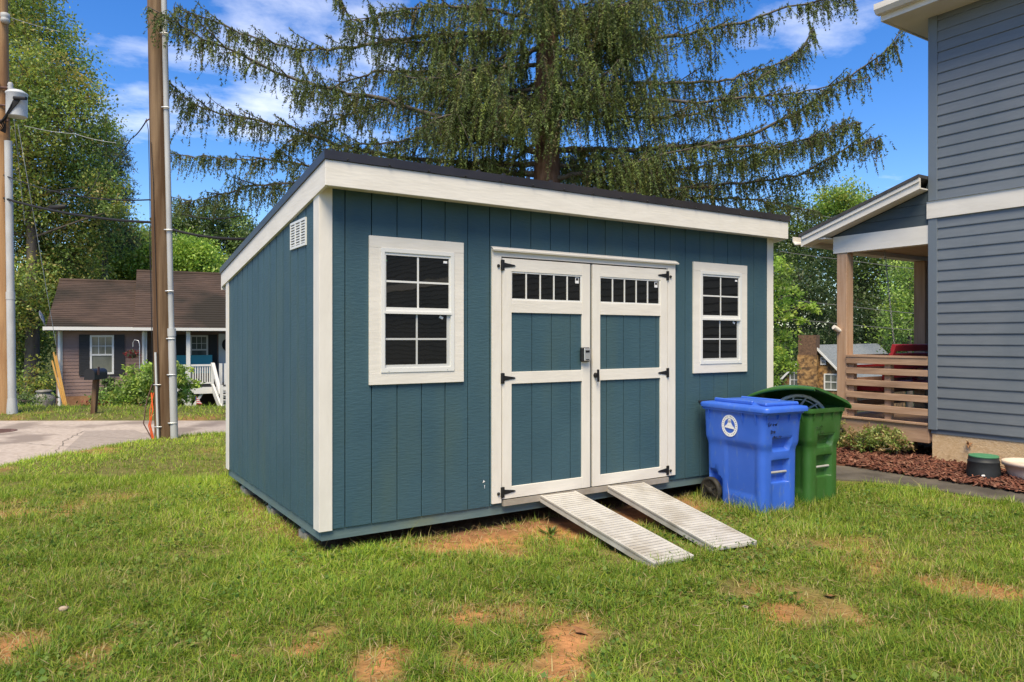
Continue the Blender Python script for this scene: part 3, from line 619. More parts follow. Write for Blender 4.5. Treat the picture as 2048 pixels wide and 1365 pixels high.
# railing: end rail towards the lawn and front rail
rl = H(B((HX+.02, PY1-.24, ZD), (HX+.10, PY1-.16, 1.215)).build('railing', M['porchpost']))
def RL(o): o.parent = rl; o.location = Vector(o.location)-Vector(house.location)-rl.location; return o
RL(B((HX+.02, .22, ZD), (HX+.10, .30, 1.215)).build('rail_post', M['porchpost']))
RL(B((HX+1.13, PY1-.10, ZD), (HX+1.21, PY1-.02, 1.215)).build('rail_post', M['porchpost']))
RL(B((HX-.03, HYC+.03, 1.216), (HX+.12, PY1-.157, 1.240)).build('rail_cap', M['porchwood'])); RL(B((HX+.153, PY1-.13, 1.216), (HX+1.948, PY1+.02, 1.240)).build('rail_cap', M['porchwood']))
for a, b in ((1.128, 1.214), (.992, 1.071), (.835, .915), (.672, .753), (.507, .591)):
    RL(B((HX-.022, HYC+.03, a), (HX+.018, PY1-.157, b)).build('rail_board', M['porchwood'], bevel=.002))
    RL(B((HX+.153, PY1-.018, a), (HX+1.948, PY1+.016, b)).build('rail_board', M['porchwood'], bevel=.002))
H(MB().tube([(HX-.09, PY1-.02, 1.62), (HX-.02, PY1-.04, 1.58), (HX+.02, PY1-.06, 1.56)], [.032, .032, .018], 12).build('post_light', M['hwhite']))
# dead leaf caught on the foundation
p = onX(1938, 889, HX-.01)
lf = MB()
for k in range(7):
    a = k*.9; q = Vector((HX+.004, p[1]+.045*math.cos(a), p[2]+.05*math.sin(a))); c0 = Vector((HX-.03, p[1], p[2])); q.x -= .03*(k % 3)
    lf.add([c0+Vector((0, .012, .012)), q, c0-Vector((0, .012, .012)), c0+Vector((.03, 0, 0))], [(0, 1, 2), (0, 2, 3), (1, 0, 3), (2, 1, 3)])
setp(lf.build('dry_leaf', M['leafbrown']), 'curled brown dead leaf stuck to the tan house foundation', 'leaf')

# ---- porch swing
sw = empty('porch_swing', (HX+1.05, .57, .72), 0, 'red slatted porch swing hanging from a chain behind the wooden railing', 'swing')
sx0, sx1 = -.84, .80
for k, (y, z) in enumerate(((-.26, .62), (-.22, .50), (-.18, .38), (-.14, .26))): MB().bar((sx0, y, z), (sx1, y, z), .03, .095, (0, -.3, 1)).build('back_slat', M['red'], sw, bevel=.006)
for k in range(5): B((sx0, -.12+k*.1, .10), (sx1, -.035+k*.1, .125)).build('seat_slat', M['red'], sw)
for x in (sx0+.02, sx1-.05):
    MB().bar((x, -.30, .66), (x, -.10, .05), .05, .04).build('back_stile', M['red'], sw); B((x-.025, -.12, .04), (x+.025, .34, .098)).build('seat_rail', M['red'], sw)
    MB().bar((x, -.26, .40), (x, .33, .36), .07, .03).build('arm', M['red'], sw); MB().bar((x, .30, .36), (x, .30, .07), .05, .05).build('arm_post', M['red'], sw)
ch = MB()
def chain(x, y0, z0, y1, z1):
    n = 46
    for k in range(n):
        a = (k+.0)/n; b = (k+1.15)/n; p0 = Vector((x, y0+(y1-y0)*a, z0+(z1-z0)*a)); p1 = Vector((x, y0+(y1-y0)*b, z0+(z1-z0)*b)); o = Vector((.009, 0, 0)) if k % 2 else Vector((0, .009, 0))
        ch.tube([p0-o*0, p0*.7+p1*.3+o, p0*.3+p1*.7+o, p1, p0*.3+p1*.7-o, p0*.7+p1*.3-o, p0], .0035, 4, False)
zc = ZBM0+.06-.72
for x in (sx0+.10, sx1-.10):
    ch = MB(); chain(x, -.24, .60, -.10, zc); ch.build('chain', M['chain'], sw)

# ---- valve box and pot in the mulch
v = empty('valve_box', (6.95, -1.16, -.05), 0, 'black plastic valve box with a green lid in the mulch by the foundation', 'valve box')
MB().lathe([(.165, 0), (.160, .09), (.150, .17), (.153, .175), (.153, .185), (.146, .19), (.143, .225)], 36).build('body', M['valve'], v)
MB().lathe([(.140, .226), (.143, .23), (.143, .242), (.136, .246)], 36).build('lid', M['lidgreen'], v)
p = Vector((CAM[0]-6.95, CAM[1]+1.16, 0)).normalized()*.164
MB().lathe([(.014, -.012), (.010, .012)], 8).build('valve_tag', M['sticker'], v, (p.x, p.y, .045), (R(70), 0, 0))
MB().lathe([(.13, -.03), (.16, .02), (.20, .10), (.225, .17), (.245, .172), (.247, .215), (.232, .216), (.21, .19), (.14, .18)], 40).build('plant_pot', M['bowl'], None, (7.14, -1.52, -.055))
setp(bpy.data.objects['plant_pot'], 'wide pale clay plant pot standing on the red mulch', 'pot')

# ================================================================== WHEELED CARTS
def rrect(w0, w1, y0, y1, r, n=4):                          # rounded rectangle in plan, x from w0..w1, y from y0..y1, counter-clockwise
    out = []
    for cx, cy, a0 in ((w1-r, y1-r, 0), (w0+r, y1-r, 90), (w0+r, y0+r, 180), (w1-r, y0+r, 270)):
        for k in range(n+1): a = R(a0+90*k/n); out.append((cx+r*math.cos(a), cy+r*math.sin(a)))
    return out
def cart(name, loc, rz, m, label, lid_angle, tall=1.0):
    e = empty(name, loc, rz, label, 'trash bin', 'wheeled bins beside the shed')
    w, d = .50, .80; hb = .86*tall
    # outline with extra points along each side so that recesses can be pressed in
    def ring(z, wi, df, db, r=.05):
        x1 = w/2-wi; y0 = -d/2+df; y1 = d/2-db
        c = []
        def seg(a, b, n): 
            for k in range(n): t = k/n; c.append([a[0]+(b[0]-a[0])*t, a[1]+(b[1]-a[1])*t])
        def arc(cx, cy, a0, n=4):
            for k in range(n): a = R(a0+90*k/n); c.append([cx+r*math.cos(a), cy+r*math.sin(a)])
        arc(x1-r, y1-r, 0); seg((x1-r, y1), (-x1+r, y1), 6); arc(-x1+r, y1-r, 90); seg((-x1, y1-r), (-x1, y0+r), 30)
        arc(-x1+r, y0+r, 180); seg((-x1+r, y0), (x1-r, y0), 12); arc(x1-r, y0+r, 270); seg((x1, y0+r), (x1, y1-r), 30)
        out = []
        for x, y in c:
            f = abs(y-y0) < 1e-6
            sd2 = abs(abs(x)-x1) < 1e-6
            zz = z/hb
            if f and abs(x) < .085:                                   # catch-bar channel in the front
                if .30 < zz < .52: y += .055
                elif zz <= .30: y += .022
            if f and abs(x) < .105 and .63 < zz < .74: y += .05       # grip under the band
            if sd2 and y > .16 and zz < .31:                           # wheel arch
                rr_ = math.hypot(y-.30, z-.12)
                x -= math.copysign(.062*min(1, max(0, (.185-rr_)/.02)), x)
            if sd2 and .16 < zz < .66 and -.25 < y < .10: x -= math.copysign(.010, x)
            out.append((x, y, z))
        return out
    rings = []
    zs = [(0, .040, .085, .05), (.03, .034, .075, .042)]
    for t in (.06, .08, .10, .125, .15, .175, .20, .22, .24, .255, .262, .28, .30, .305, .36, .42, .45, .515, .525, .56, .60): zs.append((t*hb, .034-.006*t, .075-.012*t, .042-.02*t))
    zs += [(.632*hb, .026, .062, .026), (.66*hb, .018, .052, .02), (.69*hb, .014, .048, .014), (.735*hb, .013, .046, .013), (.745*hb, .013, .045, .013), (.90*hb, .008, .035, .010), (.955*hb, .006, .033, .010), (.956*hb, -.012, .012, -.006), (hb, -.012, .012, -.006)]
    for z, a, b, c in zs: rings.append(ring(z, a, b, c))
    body = MB().loft(rings, True, False)
    inner = [[(x*.93, y*.93, hb) for x, y, z in rings[-1]], [(x*.90, y*.90, hb-.25) for x, y, z in rings[-1]]]
    body.loft([rings[-1], inner[0], inner[1]], False, True, False)
    bo = body.build('body', m, e)
    md = bo.modifiers.new('edge', 'BEVEL'); md.width = .004; md.segments = 2; md.limit_method = 'ANGLE'; md.angle_limit = R(40)
    for x in (-.2, -.07, .07, .2):                                     # ribs under the rim at the sides/front
        MB().prism([(-d/2+.035, hb*.955), (-d/2+.012, hb*.955), (-d/2+.036, hb*.87)], 'x', x-.004, x+.004).build('rim_rib', m, e)
    for s_ in (-1, 1):
        for y in (-.28, -.12, .30): MB().prism([(s_*(w/2-.006), hb*.955), (s_*(w/2+.010), hb*.955), (s_*(w/2-.006), hb*.86)], 'y', y-.004, y+.004).build('rim_rib', m, e)
    MB().tube([(-.10, -d/2+.098, .40*hb), (.10, -d/2+.098, .40*hb)], .011, 10).build('catch_bar', M['greyplas'], e)
    MB().tube([(-.24, .30, .125), (.24, .30, .125)], .010, 8).build('axle', M['black'], e)
    for s_ in (-1, 1):
        wh = MB().lathe([(.06, -.028), (.105, -.028), (.125, -.020), (.127, 0), (.125, .020), (.105, .028), (.095, .018), (.035, .014), (.03, .032), (.001, .034)], 28).build('wheel', M['rubber'], e, (s_*.222, .30, .125), (0, s_*R(90), 0))
        for k in range(6): MB().bar((.032*math.cos(k*1.047), .032*math.sin(k*1.047), .018), (.094*math.cos(k*1.047), .094*math.sin(k*1.047), .018), .012, .010).build('spoke', M['rubber'], wh)
    MB().tube([(-w/2+.02, d/2-.0, hb-.02), (-w/2+.02, d/2+.055, hb+.015), (w/2-.02, d/2+.055, hb+.015), (w/2-.02, d/2, hb-.02)], .014, 10).build('handle', M['black'], e)
    for x in (-.16, .16): MB().box((x-.02, d/2-.01, hb-.05), (x+.02, d/2+.05, hb+.02)).build('hinge_lug', m, e)
    if lid_angle:                                                      # a lid bent upwards over what is inside
        rg = []; hw = w/2+.022
        for k in range(17):
            t = k/16; y = .02-.868*t; ed = .03
            zl = lambda x: .185*math.sin(math.pi/2*t**.75)*max(0, .5-x/(2*hw))**.85+.055*math.sin(math.pi*t)*math.cos(x/hw*1.4)+.004
            top = [(-hw-.002, -.004), (-hw+.03, .010)]+[(hw*f, .018) for f in (-.7, -.45, -.2, .05, .3, .55, .75)]+[(hw-.03, .010), (hw+.002, -.004)]
            sec = [(-hw, zl(-hw)-ed)]+[(x, zl(x)+dz_) for x, dz_ in top]+[(hw, zl(hw)-ed), (hw-.012, zl(hw)-ed)]+[(x, zl(x)-.006) for x in (hw-.014, hw*.5, hw*.1, -hw*.3, -hw*.7, -hw+.014)]+[(-hw+.012, zl(-hw)-ed)]
            rg.append([(x, y, zz) for x, zz in sec])
        MB().loft(rg, True, True).build('lid', m, e, (0, d/2+.02, hb+.012))
    else:
        # lid: a dished slab with a raised panel and a turned-down edge, hinged at the back
        r_ = lambda k, z: [(x, y-d/2-.02, z) for x, y in rrect(-w/2-.022+k, w/2+.022-k, -d/2-.028+k, d/2+.020-k, .05)]
        ld = MB().loft([r_(0, -.030), r_(-.002, -.004), r_(.006, .012), r_(.05, .020)], False, False)
        ld.loft([r_(.05, .020), r_(.09, .022), r_(.105, .040), r_(.14, .046)], False, True)
        ld.loft([r_(.012, -.002), r_(.010, -.03), r_(0, -.030)], True, False)
        lo = ld.build('lid', m, e, (0, d/2+.02, hb+.012), (-lid_angle, 0, 0))
        MB().prism([(-.21, -.80), (-.16, -.62), (.16, -.62), (.21, -.80)][::-1], 'z', .016, .052).build('lid_grip', m, lo, (0, .02, 0), bevel=.012)
        for x in (-.17, .17): MB().prism([(x-.016, -.60), (x+.016, -.60), (x+.016, -.12), (x-.016, -.12)], 'z', .02, .056).build('lid_rib', m, lo, bevel=.008)
    return e, hb, w, d
blue, hb, cw, cdp = cart('wheeled_cart', (3.895, -.56, -.105), R(-5), M['bluep'], 'blue wheeled recycling cart with a round white emblem and closed lid', 0, 1.09)
green, hg, _, _ = cart('wheeled_cart', (4.50, -.57, -.105), R(-2), M['greenp'], 'green wheeled trash cart with its lid propped open', R(9), 1.07)
# emblem on the blue cart's flank (white ring, blue field, domed building)
ex_ = -cw/2+.0085
em = MB(); n = 40
def disc(mb, r0, r1, x, cy, cz, n=40):
    v = [(x, cy+r*math.cos(2*math.pi*k/n), cz+r*math.sin(2*math.pi*k/n)) for r in (r0, r1) for k in range(n)]
    mb.add(v, [(k, (k+1) % n, (k+1) % n+n, k+n) for k in range(n)])
ecy, ecz = .04, .765
tiltx = lambda z: ex_-.0016-(z-ecz)*.013
disc(em, .067, .100, ex_-.0016, ecy, ecz)
S = .067
shp = [[(-.95, -.28), (.95, -.42), (.72, -.02), (-.72, .02)], [(-.62, .03), (.62, .0), (.34, .38), (-.34, .38)], [(-.30, .38), (.30, .38), (.30, .78), (-.30, .78)], [(-.30, .78), (.30, .78), (.12, .95), (-.12, .95)]]
for q in shp: em.add([(ex_-.0020, ecy-a*S, ecz+b*S) for a, b in q], [tuple(range(len(q)))])
eo = em.build('emblem', M['white'], blue)
tx = MB()
for k in range(26):
    if k in (6, 19): continue
    a = 2*math.pi*k/26; c0 = (ex_-.0022, ecy+.084*math.cos(a), ecz+.084*math.sin(a)); t1 = Vector((0, -math.sin(a), math.cos(a))); r1 = Vector((0, math.cos(a), math.sin(a)))
    tx.bar(Vector(c0)-r1*.006, Vector(c0)+r1*.006*(1 if k % 3 else .4), .0006, .0035, t1)
    if k % 2: tx.bar(Vector(c0)-t1*.004, Vector(c0)+t1*.003, .0006, .003, r1)
tx.build('emblem_letters', M['marker'], eo)
wi = MB()
for a in (-.17, 0, .17): wi.bar((ex_-.0024, ecy-a*S, ecz+.42*S), (ex_-.0024, ecy-a*S, ecz+.74*S), .0006, .005, (0, 1, 0))
wi.build('emblem_columns', M['marker'], eo)
# black marker writing on the fronts
def scrawl(par, y, pts, m, r=.0028):
    mb = MB()
    for s_ in pts: mb.tube([(x, y-.0015, z) for x, z in s_], r, 5)
    mb.build('marker_writing', m, par)
fy = -cdp/2+.040
def word(x0, z0, h, seed, n):
    rr_ = random.Random(seed); out = []; x = x0
    for k in range(n):
        ww = h*.55; s_ = [(x+ww*rr_.random(), z0+h*rr_.random()) for _ in range(rr_.randint(3, 5))]; s_[0] = (x, z0+h*rr_.choice((0, 1))); out.append(s_); x += ww*1.25
    return out
scrawl(blue, fy-.004, [[(x_, z_+.065) for x_, z_ in q_] for q_ in [[(-.17, .765), (-.185, .755), (-.185, .735), (-.168, .735), (-.165, .748), (-.175, .748)], [(-.155, .735), (-.155, .755), (-.142, .752)], [(-.13, .745), (-.115, .745), (-.122, .752), (-.132, .742), (-.118, .734)], [(-.105, .75), (-.098, .735), (-.092, .75), (-.085, .735), (-.08, .755)],
    [(-.15, .695), (-.15, .665), (-.135, .67), (-.132, .688), (-.15, .695)], [(-.118, .69), (-.118, .668)], [(-.108, .668), (-.108, .69), (-.095, .68), (-.108, .676)]]], M['marker'])
scrawl(blue, fy+.004, word(-.12, .685, .026, 5, 6), M['marker'], .0022)
scrawl(green, fy-.004, word(-.16, .735, .028, 8, 5)+word(-.12, .69, .026, 9, 4), mat('faded_ink', (.02, .06, .015), None, .6), .0022)
scrawl(green, fy+.004, word(-.10, .62, .024, 11, 5), bpy.data.materials['faded_ink'], .002)

# the wheel trim that props the green lid open
wt = empty('wheel_cover', (4.44, -.66, .645), R(-42), 'round grey plastic wheel cover sticking out of the green trash cart', 'wheel cover')
rimr = .27
arc = [(rimr*math.cos(a), 0, rimr*math.sin(a)) for a in np.linspace(0, 2*math.pi, 49)]
MB().tube(arc, .017, 8, False).build('rim', M['trimgrey'], wt)
MB().tube([(p[0]*.86, .012, p[2]*.86) for p in arc], .006, 6, False).build('inner_ring', M['trimgrey'], wt)
for k in range(14):
    a = k*math.pi/7; MB().tube([(.07*math.cos(a), .0, .07*math.sin(a)), (.17*math.cos(a+.15), -.012, .17*math.sin(a+.15)), (.255*math.cos(a-.05), 0, .255*math.sin(a-.05))], [.008, .012, .009], 6).build('spoke', M['trimgrey'], wt)
MB().lathe([(.07, -.01), (.075, .004), (.04, .02)], 20).build('hub', M['trimgrey'], wt, (0, 0, 0), (R(90), 0, 0))
bpy.context.view_layer.update()

# ================================================================== UTILITY POLES AND WIRES
def ground_at(px, py, z=None):
    z = -.08 if z is None else z
    for _ in range(4): p = onZ(px, py, z); z = float(height(p[0], p[1]))
    return np.array([p[0], p[1], z])
NP = ground_at(331, 876)                                        # foot of the near pole
ndep = float(W2V(NP[0], NP[1])[1])
ptop = at(313, 0, ndep); lean = (ptop-np.array([NP[0], NP[1], NP[2]]))/(ptop[2]-NP[2])
def NPt(z, dr=0., dd=0.): q = NP+lean*(z-NP[2]); return tuple(q+np.array([*(dr*RT+dd*FWD), 0]))
pole = empty('utility_pole', tuple(NP), 0, 'weathered brown utility pole with grey conduit standing at the lawn edge', 'utility pole')
def PL(o): o.parent = pole; o.location = Vector(o.location)-pole.location; return o
PL(MB().tube([NPt(z) for z in (NP[2]-.3, 0, 1.5, 3, 5, 7, 9.2)], [.158, .155, .148, .143, .137, .131, .124], 20).build('shaft', M['pole']))
PL(MB().tube([NPt(NP[2]-.1, .165, -.06), NPt(1.5, .158, -.06)], .057, 12).tube([NPt(1.5, .158, -.06), NPt(1.62, .157, -.06)], [.063, .063], 12).tube([NPt(1.62, .157, -.06), NPt(9, .140, -.06)], .042, 12).build('conduit', M['conduit']))
PL(MB().tube([NPt(NP[2]-.05, -.035, -.165), NPt(1.25, -.05, -.163)], .018, 10).build('ground_guard', M['vinylgrey']))
for z in (.15, .9, 1.46, 2.2, 3.15, 5.05, 6.2):
    mb = MB(); mb.tube([NPt(z, .10, -.115), NPt(z, .16, -.125), NPt(z, .215, -.09)], .011, 6)
    PL(mb.build('strap', M['silver']))
for z in (.1, .75): PL(MB().tube([NPt(z, -.09, -.16), NPt(z, -.04, -.19), NPt(z, .02, -.16)], .008, 6).build('strap', M['silver']))
for k, (a, b, c) in enumerate(((-.13, -.12, -.16), (-.165, -.11, -.15), (-.145, -.16, -.12))):
    PL(MB().tube([NPt(NP[2]-.02, a*.7, -.17), NPt(.12, a-.02, -.16), NPt(.35, b, -.15), NPt(.62, c, -.10)], .007, 6).build('orange_cable', M['orange']))
PL(MB().tube([NPt(NP[2]-.02, -.12, -.16), NPt(.15, -.27, -.14), NPt(.5, -.22, -.12), NPt(.75, -.14, -.10)], .009, 6).build('drop_cable', M['iron']))
PL(MB().tube([NPt(.6, -.135, -.09), NPt(2.2, -.14, -.08), NPt(3.5, -.125, -.09), NPt(4.7, -.125, -.09), NPt(4.9, -.19, -.02)], .005, 6).tube([NPt(.6, -.14, -.08), NPt(2.4, -.155, -.06), NPt(3.2, -.15, -.08)], .004, 6).build('drop_cable', M['cable']))
PL(MB().tube([NPt(NP[2], .0, -.166), NPt(3.9, -.035, -.155), NPt(4.5, -.06, -.142)], .005, 5).build('ground_wire', M['cable']))
PL(MB().tube([NPt(4.86, -.20, -.02), NPt(4.88, -.12, -.06)], .012, 6).build('eye_bolt', M['iron']))
# far pole
FP = ground_at(9, 826, -.2); fdep = float(W2V(FP[0], FP[1])[1])
ft = at(-1, 0, fdep); fl_ = (ft-FP)/(ft[2]-FP[2])
def FPt(z, dr=0., dd=0.): q = FP+fl_*(z-FP[2]); return tuple(q+np.array([*(dr*RT+dd*FWD), 0]))
fp = empty('utility_pole', tuple(FP), 0, 'tan utility pole with a grey transformer beyond the road', 'utility pole')
def FPp(o): o.parent = fp; o.location = Vector(o.location)-fp.location; return o
FPp(MB().tube([FPt(z) for z in (FP[2]-.3, 1, 3, 6, 9, 11)], [.20, .19, .18, .17, .16, .15], 20).build('shaft', M['pole2']))
zt = lambda y: float(at(0, y, fdep)[2])
FPp(MB().tube([FPt(FP[2]-.05, .24, -.1), FPt(zt(797), .24, -.1)], [.115, .09], 10).tube([FPt(zt(797), .24, -.1), FPt(zt(600), .235, -.1)], .085, 12).tube([FPt(zt(600), .235, -.1), FPt(zt(585), .235, -.1)], .092, 12).tube([FPt(zt(585), .235, -.1), FPt(zt(285), .225, -.1)], .078, 12).build('conduit', M['conduit']))
tz0, tz1 = zt(237), zt(190); tc0 = Vector(FPt(tz0, .42, -.1))
FPp(MB().lathe([(.20, 0), (.205, .02), (.205, tz1-tz0-.04), (.215, tz1-tz0-.03), (.215, tz1-tz0), (.12, tz1-tz0+.06)], 24).build('transformer', M['transf'], None, tc0))
FPp(MB().lathe([(.05, 0), (.06, .03), (.045, .06), (.06, .09), (.045, .12), (.06, .15), (.04, .2)], 12).build('bushing', M['conduit'], None, Vector(FPt(tz1+.03, .30, -.12))))
for z in (zt(215), zt(180), zt(245)): FPp(MB().tube([FPt(z, .05, -.17), FPt(z, .26, -.12)], .025, 6).build('bracket', M['iron']))
FPp(MB().box((-.08, -.08, 0), (.1, .05, .16)).build('fuse_bracket', M['transf'], None, Vector(FPt(zt(183), -.02, -.2))))
FPp(MB().lathe([(.05, 0), (.09, .02), (.09, .08), (.075, .10), (.09, .12), (.09, .2), (.05, .22)], 14).build('insulator', M['conduit'], None, Vector(FPt(zt(50), .19, -.1))))
tw = MB()
for k in range(6):
    a = k*.35; tw.tube([Vector(FPt(zt(205), .50+.03*k, -.28)), Vector(FPt(zt(222+5*k), .45-.03*k, -.34)), Vector(FPt(zt(248+3*k), .30-.05*k, -.28)), Vector(FPt(zt(270), .2, -.16))], .014, 5)
tw.tube([FPt(zt(205), .50, -.30), FPt(zt(207), .78, -.32)], .04, 8)
FPp(tw.build('jumper_wires', M['cable']))
# overhead wires
def wire(pts, r, label, sag=.0, n=14, m=None):
    out = []
    for (a, b) in zip(pts[:-1], pts[1:]):
        a, b = np.array(a), np.array(b)
        for k in range(n): t = k/n; q = a*(1-t)+b*t; q = q-np.array([0, 0, sag*4*t*(1-t)]); out.append(tuple(q))
    out.append(tuple(pts[-1]))
    setp(MB().tube(out, r, 6).build('overhead_wire', m or M['cable']), label, 'wire', 'overhead wires')
wire([FPt(zt(352), .1, -.1), at(300, 400, 14.5), at(480, 432, 14)], .014, 'upper black cable crossing in front of the leafy tree', .18)
wire([FPt(zt(398), .1, -.1), at(300, 445, 14.5), at(500, 478, 14), at(900, 530, 13.5)], .026, 'thick black cable below the other cables beside the far pole', .10)
p = at(115, 415, 16.5); mb = MB().lathe([(.03, -.19), (.055, -.15), (.055, .15), (.03, .19)], 12); o = mb.build('splice_case', M['cable'], None, p, (0, R(84), math.atan2(RT[1], RT[0]))); setp(o, 'black splice case hanging on the thick cable', 'splice case')
wire([FPt(zt(257), .65, -.2), at(150, 268, 16.5), at(232, 286, 16)], .005, 'thin grey wire running from the transformer into the leaves', .03, m=M['conduit'])
wire([NPt(4.88, -.18, -.02), at(262, 278, 14), at(225, 325, 18)], .010, 'short black wire leaving the eye bolt of the near pole', .04)
wire([FPt(zt(405), .15, -.15), at(140, 378, 17), at(200, 345, 17.5)], .009, 'slack wire looping up through the leafy tree', .35)
wire([FPt(zt(36), .2, -.1), at(120, 64, 17)], .006, 'thin wire at the insulator on the tan pole', .02, m=M['conduit'])
for k, (a, b) in enumerate((((36, 250), (112, 690)), ((28, 240), (50, 450)))): wire([at(*a, fdep-.3), at(*b, 18.2)], .007, 'thin guy wire slanting from the far pole to the ground' if k == 0 else 'short thin wire hanging from the transformer', 0, m=M['conduit'])
for ps, dep, lab in (([(1560, 503), (1690, 520), (1900, 546)], 24, 'topmost thin wire seen through the house porch'), ([(1480, 588), (1690, 612), (1900, 634)], 24, 'middle thin wire seen through the house porch'), ([(1500, 628), (1690, 649), (1900, 665)], 25, 'lowest thin wire seen through the house porch'), ([(1560, 415), (1690, 440), (1800, 462)], 23, 'thin wire in front of the woods above the porch eave')):
    wire([at(x, y, dep) for x, y in ps], .009, lab, .02, m=M['thinwire'])

# ================================================================== NEIGHBOUR HOUSE (beyond the road, left)
NROT = R(26); ND = 22.0; NR0 = (118-1024)/F*22.0
NG = -.70
nb_o = V2W(NR0, ND, NG)
nh = empty('neighbour_house', tuple(nb_o), -YAW+NROT, 'low brown house with shingled roof, dark shutters and white porch', 'house')
CR, SR = math.cos(NROT), math.sin(NROT)
def nx_(px, y=0.):                                               # local x on the plane y = const of the house
    u = (px-1024)/F; return (u*(ND+CR*y)-NR0+SR*y)/(CR-u*SR)
def nz(py, x=0., y=0.): return CAM[2]-(py-HY)/F*(ND+SR*x+CR*y)-NG    # local z of a pixel row at that local point
x0, x1 = nx_(118), nx_(292); ze = nz(661); zbse = -.3
# wing wall with lap courses
wing = MB(); wing.box((x0, .02, zbse), (x1, 6.0, ze)).build('wing_wall', M['nsid'], nh); wg = nh.children[-1]
lap = MB(); hh = .105; k = 0
while .42+k*hh < ze-.02:
    z = .42+k*hh; lap.prism([(.02, z), (.0, z), (.012, z+hh-.004), (.02, z+hh-.004)][::-1], 'x', x0+.09, x1-.06); k += 1
lp = lap.build('lap_siding', M['nsid'], nh); lp['kind'] = 'stuff'
B((x0+.02, -.01, -.3), (x1, .03, .415)).build('foundation', mat('clay_block', (.30, .15, .07), (.38, .2, .1), .9, (9, 9, 9)), nh)
for x in (x0, x1-.06): B((x-.03, -.03, -.15), (x+.09, .05, ze)).build('corner_board', M['nwhite'], nh)
B((nx_(112)-.0, .06, -.2), (x0-.031, .12, ze)).build('end_board', M['nsid'], nh)
mb = MB().tube([(nx_(120), -.06, ze-.02), (nx_(120), -.08, ze-.18), (nx_(120)+.0, -.05, ze-.35), (nx_(120), -.05, -.1)], .04, 8).build('downspout', M['nwhite'], nh)
MB().tube([(nx_(287), -.10, ze-.02), (nx_(287), -.12, ze-.2), (nx_(287), -.06, ze-.42), (nx_(287), -.06, .5)], .045, 8).build('downspout', M['nwhite'], nh)
def nwin(px0, px1, py0, py1, y, sh=()):
    q = lambda p: nx_(p, y)
    a, b = q(px0), q(px1); c, d_ = nz(py1, (a+b)/2, y), nz(py0, (a+b)/2, y); t = .055
    w = MB().box((a, y-.05, c), (b, y, c+t)).box((a, y-.05, d_-t), (b, y, d_)).box((a, y-.05, c+t), (a+t, y, d_-t)).box((b-t, y-.05, c+t), (b, y, d_-t)).box((a+t, y-.045, (c+d_)/2-.025), (b-t, y, (c+d_)/2+.025)).build('window', M['nwhite'], nh)
    for u, v in ((c+t, (c+d_)/2-.025), ((c+d_)/2+.025, d_-t)): B((a+t, y-.02, u), (b-t, y-.005, v)).build('pane', M['nglass'], w)
    g = MB()
    for f_ in (1/3, 2/3): x = a+t+(b-a-2*t)*f_; g.box((x-.008, y-.03, (c+d_)/2+.025), (x+.008, y-.0201, d_-t))
    zq = (3*d_+c)/4-.03; g.box((a+t, y-.029, zq-.008), (b-t, y-.0202, zq+.008)); g.build('muntin', M['nwhite'], w)
    for s0, s1 in sh:
        u, v = q(s0), q(s1); s_ = MB().box((u, y-.03, c-.02), (v, y, d_+.02)).build('shutter', M['shutter'], nh)
        lv = B((u+.04, y-.034, 0), (v-.04, y-.0301, .02)).mesh('louvre')
        for k in range(int((d_-c-.1)/.05)):
            if abs(k-int((d_-c-.1)/.1)) > 0: obj('louvre', lv, M['shutter'], s_, (0, 0, c+.05+k*.05), (0, 0, 0))
nwin(180, 228, 671, 749, -.012, ((158, 179.5), (228.5, 249)))
# porch recess: back wall, window, door
yb = 1.5; xr = nx_(560)
B((x1, yb, zbse), (xr, yb+4, ze)).build('main_wall', M['nsid'], nh)
nwin(380, 416, 671, 729, yb-.005, ((352, 372), (416.5, 434)))
q = lambda p: nx_(p, yb)
zd = nz(771, nx_(390))
B((q(437), yb-.06, zd), (q(466), yb-.005, nz(668, q(450), yb))).build('front_door', M['nwhite'], nh); MB().lathe([(.03, 0), (.22, .02), (.24, .06), (.15, .08)], 20).build('door_wreath', M['shutter'], nh, (q(458), yb-.06, nz(690, q(450), yb)), (R(90), 0, 0))
# porch floor, posts, railing
pfl = B((nx_(340), -.25, zd-.05), (xr, yb, zd)).build('porch_floor', M['shutter'], nh)
B((nx_(340), -.28, zd-.26), (xr, -.251, zd-.052)).build('porch_skirt', M['nwhite'], nh)
for px in (376, 480): B((nx_(px)-.06, -.24, zd), (nx_(px)+.06, -.12, ze)).build('porch_post', M['nwhite'], nh); 
for px in (378, 500): B((nx_(px)-.06, -.24, -.3), (nx_(px)+.06, -.12, zd-.26)).build('pier', M['nwhite'], nh)
MB().bar((nx_(380), -.18, zd-.8), (nx_(405), -.18, zd-.22), .06, .08).build('brace', M['nwhite'], nh); MB().bar((nx_(376), -.18, zd-.8), (nx_(362), -.18, zd-.3), .06, .08).build('brace', M['nwhite'], nh)
zr1 = nz(729, nx_(390)); rlg = MB().box((nx_(344), -.21, zr1-.06), (nx_(421), -.13, zr1)).box((nx_(344), -.20, zd+.05), (nx_(421), -.14, zd+.10)).build('railing', M['nwhite'], nh)
bal = B((-.018, -.19, zd+.101), (.018, -.155, zr1-.061)).mesh('baluster')
for k in range(16): obj('baluster', bal, M['nwhite'], rlg, (nx_(347)+k*(nx_(421)-nx_(347))/15.5, 0, 0))
bal2 = B((-.05, -.19, zd+.0), (.05, -.155, zr1+.02)).mesh('picket')
for k in range(5): obj('picket', bal2, M['nwhite'], rlg, (nx_(441)+k*.15, .1, 0))
B((nx_(421), -.24, zd-.25), (nx_(427), -.12, zr1+.05)).build('newel', M['nwhite'], nh)
